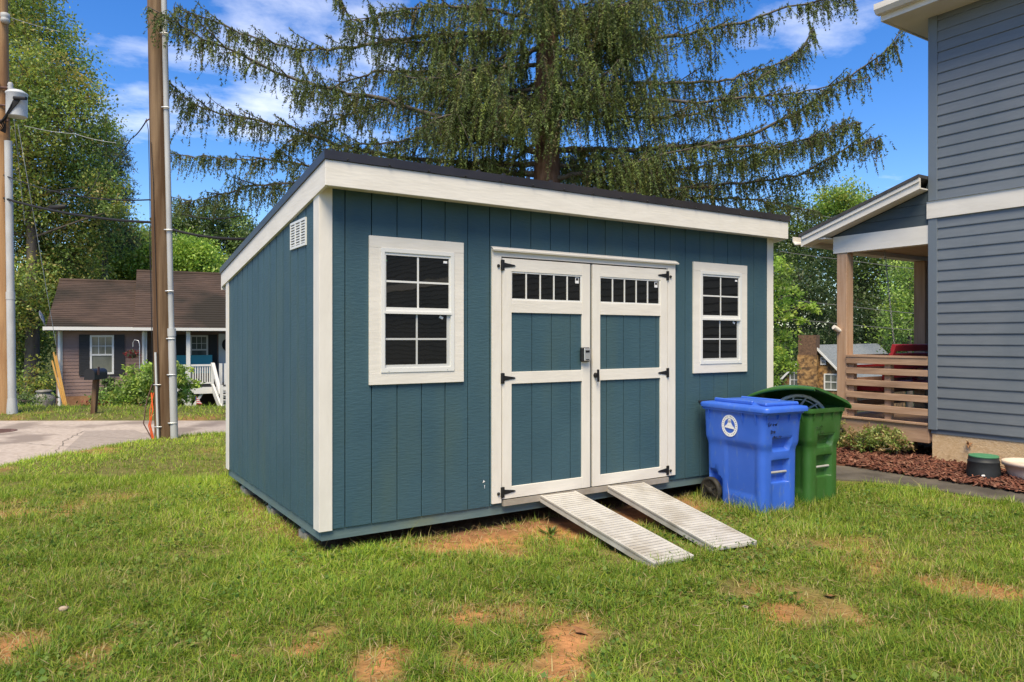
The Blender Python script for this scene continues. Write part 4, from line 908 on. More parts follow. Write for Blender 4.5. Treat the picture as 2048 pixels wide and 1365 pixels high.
# steps with stringer and hand rail going down to the right
MB().bar((nx_(424), -.32, zr1+.02), (nx_(436), -1.0, zd-.25), .10, .09).build('hand_rail', M['nwhite'], nh)
MB().bar((nx_(424), -.27, zd-.05), (nx_(436), -1.35, -.05), .06, .22).build('stringer', M['nwhite'], nh)
B((nx_(434), -1.25, -.1), (nx_(440), -1.15, zd+.05)).build('newel', M['nwhite'], nh)
for k in range(6):
    z = zd-.14-k*.155; B((nx_(436), -.35-k*.17, z-.03), (nx_(500), -.14-k*.17, z)).build('step', M['nwhite'], nh); B((nx_(438), -.16-k*.17, z-.125), (nx_(500), -.14-k*.17, z-.031)).build('riser', M['nwhite'], nh)
B((nx_(340), .3, -.3), (xr, .34, zd-.3)).build('porch_shade_sheet', mat('dark_recess', (.05, .03, .02), None, .9), nh)  # dark sheet standing in for the shade below the porch floor
# eaves, gutter, roofs
B((nx_(90), -.42, ze-.02), (xr, -.0, ze+.0)).build('soffit', M['nwhite'], nh)
B((nx_(90), -.52, ze+.0), (nx_(266), -.43, ze+.10)).build('gutter', M['nwhite'], nh); B((nx_(266)+.002, -.53, ze+.0), (xr, -.44, ze+.09)).build('gutter', M['nwhite'], nh)
def roofp(xa, xb, ry, rz_, nm, yb0=-.46):
    s_ = (rz_-(ze+.06))/(ry-yb0)
    o = MB().prism([(yb0, ze+.06), (ry, rz_), (2*ry-yb0, ze+.06), (2*ry-yb0, ze-.02), (ry, rz_-.10), (yb0, ze-.02)][::-1], 'x', xa, xb).build(nm, M['nroof'], nh)
    crs = MB(); n = 26
    for k in range(n):
        t0, t1 = k/n, (k+1)/n; ya, yc = yb0+(ry-yb0)*t0, yb0+(ry-yb0)*t1; za, zc = ze+.06+(rz_-ze-.06)*t0, ze+.06+(rz_-ze-.06)*t1
        crs.prism([(ya-.006, za+.004), (ya-.006, za+.022), (yc, zc+.006), (yc, zc+.003)][::-1], 'x', xa-.01, xb+.01)
    c_ = crs.build('shingle_courses', M['nroof'], o); c_['kind'] = 'stuff'
    MB().tube([(xa-.01, ry, rz_+.01), (xb+.01, ry, rz_+.01)], .07, 6).build('ridge_cap', M['nroof'], o); return o
WRZ, MRZ = nz(563, nx_(170, 3.), 3.), nz(545, nx_(300, 3.7), 3.7)
roofp(nx_(92, -.46), nx_(300), 3.0, WRZ, 'wing_roof')
roofp(nx_(268, -.46), xr, 3.7, MRZ, 'main_roof', -.47)
MB().prism([(-.3, ze), (3.0, WRZ-.1), (6.3, ze)][::-1], 'x', x0, x0+.1).build('gable_wall', M['nsid'], nh)
MB().prism([(-.3, ze), (3.7, MRZ-.1), (7.7, ze)][::-1], 'x', nx_(280), nx_(280)+.1).build('gable_wall', M['nsid'], nh)
MB().lathe([(.02, 0), (.12, .010), (.19, .04), (.20, .045), (.12, .016), (.02, .009)], 20).build('satellite_dish', M['conduit'], nh, (nx_(84), -.3, nz(636)), (R(70), 0, R(84)))
MB().tube([(nx_(84), -.3, nz(632)), (nx_(90), -.1, nz(650)), (nx_(100), .1, nz(655))], .02, 6).build('dish_arm', M['conduit'], nh)

# porch chair, hanging basket, leaning timbers, can, flag, mailbox
ch_ = empty('porch_chair', tuple(nh.matrix_basis @ Vector((nx_(390, .75), .75, zd))), -YAW+NROT, 'teal plastic bench chair behind the white porch railing', 'chair')
B((-.55, .30, .35), (.55, .36, .95)).build('backrest', M['teal'], ch_); B((-.55, -.2, .36), (.55, .30, .42)).build('seat', M['teal'], ch_)
for x in (-.53, .47):
    for y in (-.18, .24): B((x, y, 0), (x+.06, y+.06, .36)).build('leg', M['teal'], ch_)
    B((x, -.22, .58), (x+.07, .30, .62)).build('arm', M['teal'], ch_)
HD = 22.3
hk = empty('hanging_basket', tuple(V2W((266-1024)/F*HD, HD, NG)), -YAW, 'hanging basket with dark red flowers on a curved metal hook', 'basket')
hz = lambda py: CAM[2]-(py-HY)/F*HD-NG
MB().tube([(.20, 0, -.2), (.20, 0, hz(690)), (.17, 0, hz(682)), (.05, 0, hz(680)), (-.0, 0, hz(686)), (-.0, 0, hz(694))], .012, 6).build('hook', M['silver'], hk)
MB().lathe([(.05, 0), (.15, .08), (.17, .14)], 14).build('basket', M['iron'], hk, (-.02, 0, hz(717)))
def leafcloud(C, n, size, cols, spread, seed=1, flat=0.):
    g = np.random.default_rng(seed); u = g.normal(size=(n, 3)); u /= np.linalg.norm(u, axis=1)[:, None]; rr_ = g.random((n, 1))**.45
    P_ = np.asarray(C)+u*rr_*np.asarray(spread)
    return leafquads(P_, size, cols, g)
def leafquads(P_, size, cols, g, up=.35, aspect=.45, droop=None):
    n = len(P_); size = np.broadcast_to(size, n)*g.uniform(.7, 1.3, n)
    a = g.normal(size=(n, 3)); a[:, 2] -= .25
    if droop is not None: a += droop
    a /= np.linalg.norm(a, axis=1)[:, None]
    b = np.cross(a, g.normal(size=(n, 3))+np.array([0, 0, up*4])); b /= np.linalg.norm(b, axis=1)[:, None]+1e-9
    nn_ = np.cross(a, b); s = size[:, None]
    V = np.stack([P_, P_+a*s*.5+b*s*aspect*.5-nn_*s*.06, P_+a*s-nn_*s*.14, P_+a*s*.5-b*s*aspect*.5-nn_*s*.06], 1)
    cols = np.asarray(cols, float)
    if cols.ndim == 2 and len(cols) != n: cols = cols[g.integers(0, len(cols), n)]
    cols = cols*g.uniform(.85, 1.15, (n, 1))
    return V.reshape(-1, 3), np.arange(4*n).reshape(n, 4), np.repeat(cols, 4, 0)
V_, F_, C_ = leafcloud((-.02, 0, hz(712)+.05), 160, .09, [(.22, .02, .02), (.30, .03, .03), (.05, .09, .02)], (.26, .2, .12), 3)
obj('flowers', mesh_np('flowers', V_, [F_], M['leaf'], C_), None, hk)
for k, (a, b, lab) in enumerate((((107, 705), (133, 822), 'longest yellow timber leaning against the corner of the brown house'), ((104, 722), (131, 822), 'yellow timber leaning left of the other timbers on the house corner'), ((112, 712), (136, 822), 'yellow timber leaning right of the other timbers on the house corner'))):
    A = at(a[0], a[1], ND-.16-.03*k); Bq = at(b[0], b[1]+4, ND-.75)
    setp(MB().bar(tuple(A), tuple(Bq), .035, .055).build('leaning_timber', M['yellow'], None, bevel=.005), lab, 'timber', 'yellow timbers leaning on the house')
p = at(88, 800, 20.5); pz = float(height(p[0], p[1]))
o = MB().lathe([(.27, 0), (.29, .05), (.29, .36), (.27, .42), (.18, .50), (.16, .54), (.20, .56), (.20, .60), (.14, .62)], 24).build('metal_can', M['jar'], None, (p[0], p[1], pz-.02)); setp(o, 'round weathered metal can standing in the weeds beside the house', 'can')
p = at(393, 822, 20); pz = float(height(p[0], p[1]))
fg = empty('small_flag', (p[0], p[1], pz), -YAW, 'tiny striped flag on a stick in front of the white porch', 'flag'); fg.scale = (.6, .6, .6)
MB().tube([(0, 0, -.05), (0, 0, .62)], .008, 6).build('stick', M['yellow'], fg)
for k in range(7): MB().prism([(.01, .58-k*.045), (.01, .545-k*.045), (.03+.035*(k+1), .545-k*.045-.03), (.03+.035*k, .58-k*.045-.02)], 'y', -.003+.0005*k, .003+.0005*k).build('stripe', M['flagred'] if k % 2 == 0 else M['nwhite'], fg)
B((-.05, -.004, .44), (.009, .004, .60)).build('canton', M['flagblue'], fg)
mbp = ground_at(188, 831, -.2)
mx_ = empty('mailbox', tuple(mbp), -YAW, 'black mailbox on a brown wooden post on the grass verge', 'mailbox')
zt_ = float(at(190, 748, float(W2V(mbp[0], mbp[1])[1]))[2])-mbp[2]
MB().bar((-.02, 0, -.2), (.05, 0, zt_-.1), .10, .10, (0, 1, 0)).build('post', M['pole'], mx_)
sec = [(-.11, zt_-.12), (.11, zt_-.12), (.11, zt_+.03)]+[(.11*math.cos(a), zt_+.03+.09*math.sin(a)) for a in np.linspace(.3, 2.84, 8)]+[(-.11, zt_+.03)]
MB().prism([(x+.05, z) for x, z in sec][::-1], 'y', -.25, .25).build('box', M['black'], mx_)
MB().prism([(x*1.04+.05, zt_-.03+(z-zt_+.03)*1.03) for x, z in sec][::-1], 'y', -.27, -.251).build('door', M['black'], mx_)
MB().box((.165, -.15, zt_-.02), (.172, -.08, zt_+.16)).build('signal_flag', M['iron'], mx_)

# ================================================================== STONE HOUSE (down the slope, right)
SD = 45.; so = V2W((1631-1024)/F*SD, SD, -4.9)
stn = empty('stone_house', tuple(so), -YAW+R(-38), 'golden stone cottage with a tall chimney and grey roof down the slope', 'house')
ha, hb_ = 2.0, 4.0                                             # half width of gable, z of eaves
zrg = CAM[2]-(694-HY)/F*SD+4.9; sze = CAM[2]-(768-HY)/F*SD+4.9
MB().prism([(-ha, -1), (ha, -1), (ha, sze+.1), (0, zrg-.1), (-ha, sze+.1)][::-1] and [(-ha, -1), (ha, -1), (ha, sze+.1), (0, zrg-.1), (-ha, sze+.1)], 'y', 0, 17).build('wall', M['stone'], stn)
sl_ = (zrg-sze)/ha
for s_ in (-1, 1):
    MB().prism([(0, zrg-.05), (0, zrg+.12), (s_*(ha+.45), sze-sl_*.45+.30), (s_*(ha+.45), sze-sl_*.45+.13)][::s_], 'y', -.25, 17.3).build('roof', M['greyroof'], stn)
    MB().prism([(0, zrg-.02), (0, zrg+.14), (s_*(ha+.45), sze-sl_*.45+.32), (s_*(ha+.45), sze-sl_*.45+.16)][::s_], 'y', -.34, -.252).build('rake_board', M['nwhite'], stn)
ck = stn; B((-.92, -.55, -1), (.22, -.001, zrg-.5)).build('chimney', M['stone'], stn); B((-.88, -.52, zrg-.499), (.18, .25, zrg+.72)).build('chimney_stack', M['ivy'], stn)
def sw_(xa, xb, za, zb_):
    w = MB().box((xa, -.06, za), (xb, -.002, za+.08)).box((xa, -.06, zb_-.08), (xb, -.002, zb_)).box((xa, -.06, za+.08), (xa+.08, -.002, zb_-.08)).box((xb-.08, -.06, za+.08), (xb, -.002, zb_-.08)).build('window', M['nwhite'], stn)
    mzz = (za+zb_)/2
    for u, v in ((za+.08, mzz-.03), (mzz+.03, zb_-.08)): B((xa+.08, -.03, u), (xb-.08, -.012, v)).build('pane', M['nglass'], w)
    MB().box((xa+.08, -.05, mzz-.03), (xb-.08, -.004, mzz+.03)).box(((xa+xb)/2-.02, -.045, za+.08), ((xa+xb)/2+.02, -.0305, mzz-.031)).box(((xa+xb)/2-.02, -.045, mzz+.031), ((xa+xb)/2+.02, -.0305, zb_-.08)).build('muntin', M['nwhite'], w)
zw = lambda y: CAM[2]-(y-HY)/F*SD+4.9
sw_(.50, 1.32, zw(780), zw(747)); sw_(-1.55, -.98, zw(778), zw(745)); sw_(.30, .62, zw(730), zw(714))

# ================================================================== VEGETATION
def smooth_path(pts, n):
    pts = np.asarray(pts, float); s = np.r_[0, np.cumsum(np.linalg.norm(np.diff(pts, axis=0), axis=1))]; t = np.linspace(0, s[-1], n)
    q = np.stack([np.interp(t, s, pts[:, i]) for i in range(3)], -1)
    for _ in range(2): q[1:-1] = (q[:-2]+2*q[1:-1]+q[2:])/4
    return q
# ---- the big drooping spruce behind the shed
TD = 14.0
tb = at(1092, 340, TD); tg = float(height(tb[0], tb[1]))
spruce = empty('spruce_tree', (tb[0], tb[1], tg), 0, 'tall spruce with drooping dark green branchlets behind the shed', 'tree')
def SPp(o): o.parent = spruce; o.location = -spruce.location; return o
trk = smooth_path([(tb[0], tb[1], tg-.4), (tb[0], tb[1], 3), (tb[0]+.05, tb[1], 7), (tb[0]-.02, tb[1]+.05, 12), (tb[0], tb[1], 17)], 26)
SPp(MB().tube(trk, list(np.linspace(.33, .09, 26)*(1+.05*np.sin(np.arange(26)*2.1))), 16).build('trunk', M['bark']))
LIMBS = [  # traced limb, depth at trunk end, depth at tip, radius at trunk end
 ([(1075, 305), (1000, 277), (930, 248), (848, 227), (758, 195), (684, 186), (614, 168), (543, 140), (489, 113), (407, 80), (336, 37), (296, 14)], 13.9, 10.9, .075),
 ([(1075, 237), (950, 250), (856, 273), (758, 289), (692, 291), (640, 300)], 13.9, 12.6, .06),
 ([(1080, 332), (1051, 328), (895, 324), (774, 312), (715, 301), (622, 273), (563, 250), (473, 234), (426, 223), (387, 211), (360, 191), (338, 165)], 14, 12.4, .07),
 ([(1080, 60), (973, 66), (856, 72), (774, 84), (696, 94), (633, 103), (575, 98), (540, 86), (489, 70), (426, 39), (387, 31), (360, 20)], 14, 13.6, .06),
 ([(1080, 180), (1004, 182), (895, 185), (825, 188), (740, 215), (640, 250), (560, 300)], 14, 13.2, .055),
 ([(1080, 130), (973, 143), (850, 143), (750, 142), (690, 165), (600, 200)], 14, 15, .055),
 ([(1080, 345), (900, 345), (700, 345), (586, 367), (520, 367), (457, 387), (375, 408), (345, 395)], 14, 12.9, .06),
 ([(1080, 350), (850, 335), (700, 335), (620, 335), (540, 318), (480, 320), (426, 316), (344, 312)], 14.1, 14.6, .055),
 ([(1085, 60), (900, 90), (745, 80), (700, 40), (668, -10)], 14, 13.2, .05),
 ([(1080, 40), (980, 20), (880, 10), (800, 20), (700, 45)], 14, 12.8, .05),
 ([(1085, 100), (1000, 115), (920, 150), (850, 160), (790, 150)], 14, 12.4, .05),
 ([(1085, 210), (980, 215), (900, 230), (820, 262)], 14, 12.2, .05),
 ([(1110, 108), (1181, 97), (1260, 90), (1319, 78), (1386, 65), (1441, 52), (1504, 40), (1546, 23), (1600, 8), (1700, -10)], 14, 12.8, .065),
 ([(1105, 170), (1210, 168), (1336, 166), (1445, 164), (1546, 134), (1609, 97), (1626, 55)], 14, 14.8, .06),
 ([(1105, 235), (1210, 233), (1311, 235), (1403, 231), (1445, 210), (1496, 168), (1546, 140)], 14, 13.2, .055),
 ([(1110, 300), (1250, 300), (1420, 290), (1496, 273), (1546, 248), (1609, 218), (1672, 168), (1714, 143), (1777, 105), (1806, 55)], 14, 12.6, .07),
 ([(1110, 357), (1176, 346), (1252, 332), (1294, 319), (1357, 302), (1424, 290)], 13.9, 12.4, .06),
 ([(1105, 295), (1189, 311), (1244, 328), (1294, 349), (1357, 357), (1420, 370)], 14, 15.6, .055),
 ([(1105, 375), (1269, 386), (1336, 382), (1399, 374), (1525, 361), (1600, 353), (1655, 319), (1693, 294), (1756, 281)], 14, 13.2, .06),
 ([(1400, 295), (1491, 294), (1538, 300), (1588, 286), (1672, 260), (1714, 244)], 13.2, 12.2, .035),
 ([(1110, 380), (1280, 400), (1420, 395), (1520, 400), (1600, 415), (1640, 425)], 14, 14.8, .055),
 ([(1105, 70), (1180, 40), (1231, 17), (1290, -10)], 14, 12.5, .05), ([(1110, 30), (1240, 10), (1336, 0), (1395, 8), (1460, -5)], 14, 15, .05),
 ([(1110, 200), (1280, 200), (1400, 205), (1560, 190), (1640, 180), (1700, 150)], 14, 12, .055),
 ([(1110, 330), (1300, 345), (1450, 330), (1600, 290), (1700, 235)], 14, 15.5, .05),
]
limbs = []
for pts, d0, d1, r0 in LIMBS:
    n = len(pts); s = np.r_[0, np.cumsum([math.dist(a, b) for a, b in zip(pts[:-1], pts[1:])])]; s /= s[-1]
    limbs.append((np.array([at(x, y, d0+(d1-d0)*t) for (x, y), t in zip(pts, s)]), r0, 1.))
g = np.random.default_rng(21)
for k in range(36):                                              # limbs towards and away from the lawn, and the crown above the picture
    z = (g.uniform(5.5, 9.8) if k % 3 else g.uniform(4.2, 8.5)) if k < 24 else g.uniform(9, 15.5); az = g.uniform(0, 2*math.pi)
    if k < 24:                                                   # these complete the whorls in front of and behind the trunk
        az = math.atan2(FWD[1], FWD[0])+g.normal(0, .75)+(math.pi if k % 3 else 0)
    ln = (2.9 if k % 3 else 4.2)*g.uniform(.7, 1.1)*max(.3, 1-(z-3)/16); dv = np.array([math.cos(az), math.sin(az)])
    t = np.linspace(0, 1, 7); q = np.zeros((7, 3)); q[:, :2] = np.array([tb[0], tb[1]])+dv*(t*ln)[:, None]+g.normal(0, .06, (7, 2)); q[:, 2] = z-.35*np.sin(t*math.pi*.8)+.35*t*t
    limbs.append((q, .05, .95 if k < 24 else .6))
wood = []; BL = []                                            # hanging branchlets: base, length, outward drift
for q, r0, dens in limbs:
    L_ = np.linalg.norm(np.diff(q, axis=0), axis=1).sum(); n = max(8, int(L_/.16)); q = smooth_path(q, n); q[1:-1] += g.normal(0, .015, (n-2, 3))
    lm = MB(); lm.tube(q, list(np.linspace(r0*.8, .008, n)), 7, False); wood.append(lm); sides = MB()
    cl_ = .45+1.25*vnoise(np.arange(n)*.33+g.uniform(0, 60), np.zeros(n)+.5)*(.6+.8*g.random(n)); tan = np.gradient(q, axis=0); tan /= np.linalg.norm(tan, axis=1)[:, None]
    for i in range(2, n):
        f = i/n
        side = np.cross(tan[i], (0, 0, 1)); side /= np.linalg.norm(side)+1e-9
        for _ in range(int(g.poisson((1.5+1.9*f)*dens*1.9))):                # twigs hanging straight from the limb
            BL.append((q[i]+g.normal(0, .03, 3)*(1, 1, .3), cl_[i]*g.uniform(.14, .52)*(1.1-.5*f), tan[i]*g.uniform(0, .3)+g.normal(0, .28, 3)*(1, 1, 0)))
        if g.random() < .75: BL.append((q[i], -g.uniform(.07, .20), tan[i]*.8+g.normal(0, .5, 3)*(1, 1, 0)+np.array([0, 0, g.uniform(.2, 1.1)])))
        if g.random() < .72*dens and i < n-1:                            # side branch carrying its own curtain
            sg_ = 1 if (i % 2) else -1; bl = g.uniform(.25, 1.15)*(1.15-.8*f)+.12
            d = tan[i]*g.uniform(.45, 1.0)+side*sg_*g.uniform(.4, 1.0)+np.array([0, 0, g.uniform(-.15, .3)]); d /= np.linalg.norm(d)
            m = 5; b = q[i]+d*np.linspace(0, bl, m)[:, None]; b[:, 2] -= .16*np.linspace(0, 1, m)**2*bl; b[:, 2] += .12*np.linspace(0, 1, m)**4*bl
            sides.tube(b, [.012, .010, .008, .006, .004], 5, False)
            for t in np.linspace(.12, 1, max(3, int(bl/.043*dens**.5))):
                p_ = b[0]+(b[-1]-b[0])*t; p_[2] = np.interp(t, np.linspace(0, 1, m), b[:, 2])
                BL.append((p_+g.normal(0, .015, 3), cl_[i]*g.uniform(.10, .60)*(1.15-.45*f), d*g.uniform(.1, .5)+g.normal(0, .25, 3)*(1, 1, 0)))
                if g.random() < .3: BL.append((p_, -g.uniform(.06, .14), d+np.array([0, 0, g.uniform(.2, 1.)])))      # short upright shoots
    lo = SPp(lm.build('limb', M['limb'])); so_ = sides.build('side_branches', M['limb'], lo); so_['kind'] = 'stuff'

base = np.array([b[0] for b in BL]); ln = np.array([b[1] for b in BL]); dr = np.array([b[2] for b in BL]); nbl = len(BL)
up = ln < 0; ln = np.abs(ln)
# extra-long curtains near the trunk
near = np.hypot(base[:, 0]-tb[0], base[:, 1]-tb[1]) < 2.3; ln = np.where(near & ~up, ln*g.uniform(1.0, 2.0, nbl), ln)
drop = np.where(up[:, None], dr, np.stack([dr[:, 0]*.5, dr[:, 1]*.5, -np.ones(nbl)], -1)); drop /= np.linalg.norm(drop, axis=1)[:, None]
nn_ = np.clip((ln/.015).astype(int), 8, 60); rep = np.repeat(np.arange(nbl), nn_); K = len(rep)
tt = g.random(K); start = base[rep]+drop[rep]*(ln[rep]*tt)[:, None]+np.stack([dr[rep, 0], dr[rep, 1], 0*tt], -1)*(.25*ln[rep]*np.sqrt(tt))[:, None]
nd = g.normal(size=(K, 3)); nd -= drop[rep]*(nd*drop[rep]).sum(1)[:, None]; nd /= np.linalg.norm(nd, axis=1)[:, None]
nd = nd*g.uniform(.5, 1.0, (K, 1))+drop[rep]*.65; nd /= np.linalg.norm(nd, axis=1)[:, None]
sz = g.uniform(.045, .085, K)*(1.1-.55*tt); wd = np.cross(nd, g.normal(size=(K, 3))); wd /= np.linalg.norm(wd, axis=1)[:, None]; wd *= g.uniform(.0075, .013, K)[:, None]
VV = np.stack([start-wd, start+wd, start+nd*sz[:, None]], 1)
pal = np.array([(.098, .136, .034), (.074, .110, .032), (.126, .165, .038), (.088, .112, .040), (.165, .180, .048), (.135, .115, .050)])
ci = (1.2+.3*near[:, None])*pal[g.choice(6, nbl, p=[.3, .25, .17, .13, .10, .05])]*g.uniform(.75, 1.3, (nbl, 1))
cc = ci[rep]*g.uniform(.8, 1.2, (K, 1))
SPp(obj('needles', mesh_np('needles', VV, [np.arange(3*K).reshape(K, 3)], M['needle'], np.repeat(cc, 3, 0))))
# stringy cores of the branchlets
cw_ = np.cross(drop, g.normal(size=(nbl, 3))); cw_ /= np.linalg.norm(cw_, axis=1)[:, None]; e_ = base+drop*ln[:, None]*1.04+np.stack([dr[:, 0], dr[:, 1], 0*ln], -1)*(.25*ln)[:, None]
VV = np.stack([base-cw_*.006, base+cw_*.006, e_], 1); SPp(obj('branchlet_twigs', mesh_np('branchlet_twigs', VV, [np.arange(3*nbl).reshape(nbl, 3)], M['needle'], np.repeat(np.tile((.085, .062, .040), (nbl, 1))*g.uniform(.7, 1.3, (nbl, 1)), 3, 0))))

# ---- broadleaf trees
def broadleaf(name, base, clumps, nleaf, size, cols, label, cat='tree', group=None, seed=1, trunk_r=.25, up=.3, aspect=.5, bark='bark2', dens_in=.25, trunk_top=None, droop=None, twig=.35):
    """clumps: (x, y, z, rx, rz) in world metres; leaves sit on many small twig-end sprays through each clump"""
    gg = np.random.default_rng(seed); base = np.asarray(base, float)
    e = empty(name, tuple(base), 0, label, cat, group)
    cl = np.asarray(clumps, float)
    vol = cl[:, 3]**2*cl[:, 4]; share = vol**.75/ (vol**.75).sum()
    tw = MB(); top = np.array([cl[:, 0].mean(), cl[:, 1].mean(), cl[:, 2].max()]) if trunk_top is None else np.asarray(trunk_top, float)
    tp = smooth_path([base-np.array([0, 0, .3]), base*.7+top*.3+gg.normal(0, .1, 3), base*.35+top*.65, top], 10)
    tw.tube(tp, list(np.linspace(trunk_r, trunk_r*.2, 10)), 9, False)
    Vs, Cs = [], []; cnt = 0
    for c, s_ in zip(cl, share):
        n = int(nleaf*s_); ns_ = max(4, n//26)
        u = gg.normal(size=(ns_, 3)); u /= np.linalg.norm(u, axis=1)[:, None]
        rr_ = (dens_in+(1-dens_in)*gg.random((ns_, 1))**.6)*(1+gg.normal(0, .12, (ns_, 1)))
        sp = c[:3]+u*rr_*np.array([c[3], c[3], c[4]])
        k = np.argmin(np.linalg.norm(tp-c[:3], axis=1)+.6*np.maximum(0, tp[:, 2]-c[2])); a = tp[min(k, 8)]
        tw.tube(smooth_path([a, a*.5+c[:3]*.5+np.array([0, 0, .1*c[4]]), c[:3]], 6), list(np.linspace(trunk_r*.2, .015, 6)), 5, False)
        for q in sp[::5]: tw.tube([c[:3], c[:3]*.4+q*.6+gg.normal(0, .05*c[3], 3), q], [.02, .012, .004], 4, False)
        cid = np.asarray(cols)[gg.integers(0, len(cols), ns_)]*gg.uniform(.8, 1.2, (ns_, 1))
        own = np.repeat(np.arange(ns_), max(1, n//ns_)); m = len(own)
        P_ = sp[own]+gg.normal(size=(m, 3))*np.array([1, 1, .65])*twig*min(1., c[3])*.55
        V_, F_, C_ = leafquads(P_, size, np.minimum(cid[own]*1.8, .62), gg, up, aspect, droop)
        Vs.append(V_); Cs.append(C_); cnt += m
    to = tw.build('trunk', M[bark], e); to.location = -e.location
    o = obj('crown', mesh_np('crown', np.concatenate(Vs), [np.arange(4*cnt).reshape(cnt, 4)], M['leaf'], np.concatenate(Cs)), None, e); o.location = -e.location
    return e
def gz(r, d): p = V2W(r, d); return np.array([p[0], p[1], float(height(p[0], p[1]))])
def clump_px(lst, dep, jit=1.2, seed=0):                              # (px, py, radius px, [height px]) at a distance
    gg = np.random.default_rng(seed); out = []
    for a in lst:
        d = dep+gg.uniform(-jit, jit)+(a[4] if len(a) > 4 else 0); p = at(a[0], a[1], d); rx = a[2]/F*d; rz_ = (a[3] if len(a) > 3 and a[3] else a[2])/F*d; out.append((*p, rx, rz_))
    return out
YG = [(.165, .222, .038), (.125, .188, .036), (.215, .240, .042), (.100, .155, .035)]
DG = [(.045, .075, .022), (.068, .098, .030), (.033, .057, .018)]
BG = [(.193, .298, .044), (.149, .245, .038), (.245, .333, .052)]
MG = [(.096, .149, .035), (.123, .184, .038), (.074, .116, .032)]
big = [(20, 30, 70), (90, 70, 60), (-20, 120, 80), (60, 150, 75), (130, 140, 60), (170, 190, 45), (40, 230, 80), (120, 240, 75), (190, 270, 50), (60, 320, 80), (150, 340, 70), (205, 370, 45), (20, 400, 80), (110, 430, 80), (190, 450, 60), (230, 420, 30), (50, 500, 80), (140, 520, 70), (30, 590, 80), (90, 590, 55, 60), (20, 680, 70), (70, 690, 45, 70), (10, 770, 70, 50), (70, 770, 35, 45), (-60, 250, 90), (-80, 450, 90), (-60, 620, 90), (0, -50, 80), (70, -20, 50), (-40, 20, 60)]
bp = gz((60-1024)/F*28, 28)
broadleaf('leafy_tree', bp, clump_px(big, 28, 1.6, 4), 135000, .125, YG+[(.24, .20, .05), (.09, .125, .03)], 'huge leafy tree with yellow green foliage beside the brown house', seed=3, trunk_r=.28, twig=.5, trunk_top=at(50, 60, 28))
con = [(215, 250, 18, 22), (232, 290, 26, 26), (205, 310, 40, 30), (240, 330, 28, 24), (215, 370, 48, 30), (245, 390, 24, 20), (185, 350, 45, 40), (210, 420, 50, 30), (225, 470, 50, 40)]
broadleaf('dark_conifer', gz((212-1024)/F*33, 33), clump_px(con, 33, .8, 5), 16000, .16, [(.035, .050, .024), (.045, .060, .026), (.055, .063, .026)], 'dark conifer rising behind the huge leafy tree', seed=5, trunk_r=.2, aspect=.22, up=0, trunk_top=at(212, 240, 33))
WL = [  # woods behind the brown house
 ([(255, 480, 45), (225, 520, 45), (290, 515, 40), (260, 545, 50), (200, 555, 40)], 37, BG+YG, 'bright green tree behind the left wing of the brown house'),
 ([(320, 500, 35), (300, 540, 40), (340, 540, 40)], 40, YG, 'yellow green round tree behind the roof ridge'),
 ([(385, 510, 38), (420, 530, 30), (360, 535, 35), (400, 550, 40)], 36, BG, 'pale bright green tree behind the main roof of the brown house'),
 ([(365, 450, 40), (420, 455, 45), (470, 450, 40), (340, 470, 40), (450, 490, 45), (500, 480, 45), (380, 480, 45), (480, 530, 45), (430, 420, 30, 18)], 55, DG+MG, 'dark wooded tree far behind the brown house'),
 ([(120, 540, 50), (170, 560, 50), (80, 600, 60), (150, 620, 60)], 35, MG+YG, 'mid green tree at the end of the brown house'),
 ([(560, 520, 60), (620, 500, 60), (540, 580, 60)], 52, DG, 'dark tree hidden mostly behind the shed'),
]
for k, (cl, dep, cols, lab) in enumerate(WL):
    p = gz((np.mean([c[0] for c in cl])-1024)/F*dep, dep); broadleaf('wood_tree', p, clump_px(cl, dep, 1.5, 30+k), 15000, .17*dep/36, cols, lab, group='trees behind the brown house', seed=40+k, twig=.55, trunk_r=.2)
# right-hand side
broadleaf('young_tree', gz((1520-1024)/F*19, 19), clump_px([(1560, 560, 35, 30), (1590, 590, 28, 18), (1615, 612, 22, 14), (1555, 625, 35, 25), (1570, 680, 30, 22), (1545, 720, 35, 25), (1575, 735, 25, 16), (1500, 600, 60, 80), (1500, 700, 60, 60), (1545, 520, 25, 20), (1590, 640, 20, 10), (1555, 765, 20, 14)], 19, .7, 8), 9000, .10, BG+[(.10, .15, .03)], 'light green young tree with spreading sprays beside the shed corner', seed=9, trunk_r=.08, twig=.35, trunk_top=at(1500, 540, 19))
WR = [
 ([(1580, 430, 60), (1640, 440, 50), (1600, 490, 60), (1560, 520, 60), (1650, 520, 60), (1540, 460, 50)], 58, DG+MG, 'dark tree above the shed roof corner'),
 ([(1690, 400, 40), (1720, 430, 45), (1660, 410, 35), (1700, 460, 50), (1740, 460, 45)], 52, YG+BG, 'pale topped tree rising above the porch eave'),
 ([(1620, 600, 60), (1660, 650, 60), (1580, 640, 60), (1600, 560, 60), (1560, 600, 50), (1640, 720, 50), (1570, 720, 60)], 54, DG, 'dark tree standing behind the stone chimney'),
 ([(1730, 560, 55), (1760, 620, 60), (1720, 660, 60), (1700, 520, 50), (1760, 680, 50), (1710, 610, 50)], 62, DG, 'dark woodland tree in the middle of the porch view'),
 ([(1810, 560, 45), (1830, 610, 45), (1800, 650, 40), (1850, 560, 60), (1840, 660, 50), (1790, 600, 28), (1815, 690, 40)], 38, MG+BG, 'lighter green tree behind the porch swing'),
 ([(1500, 480, 60), (1470, 540, 60), (1500, 600, 70)], 56, DG, 'dark tree mostly hidden by the shed roof'),
 ([(1790, 510, 50), (1850, 500, 60), (1900, 560, 70), (1750, 500, 50), (1900, 650, 70)], 60, DG+MG, 'dark tree under the porch ceiling line'),
]
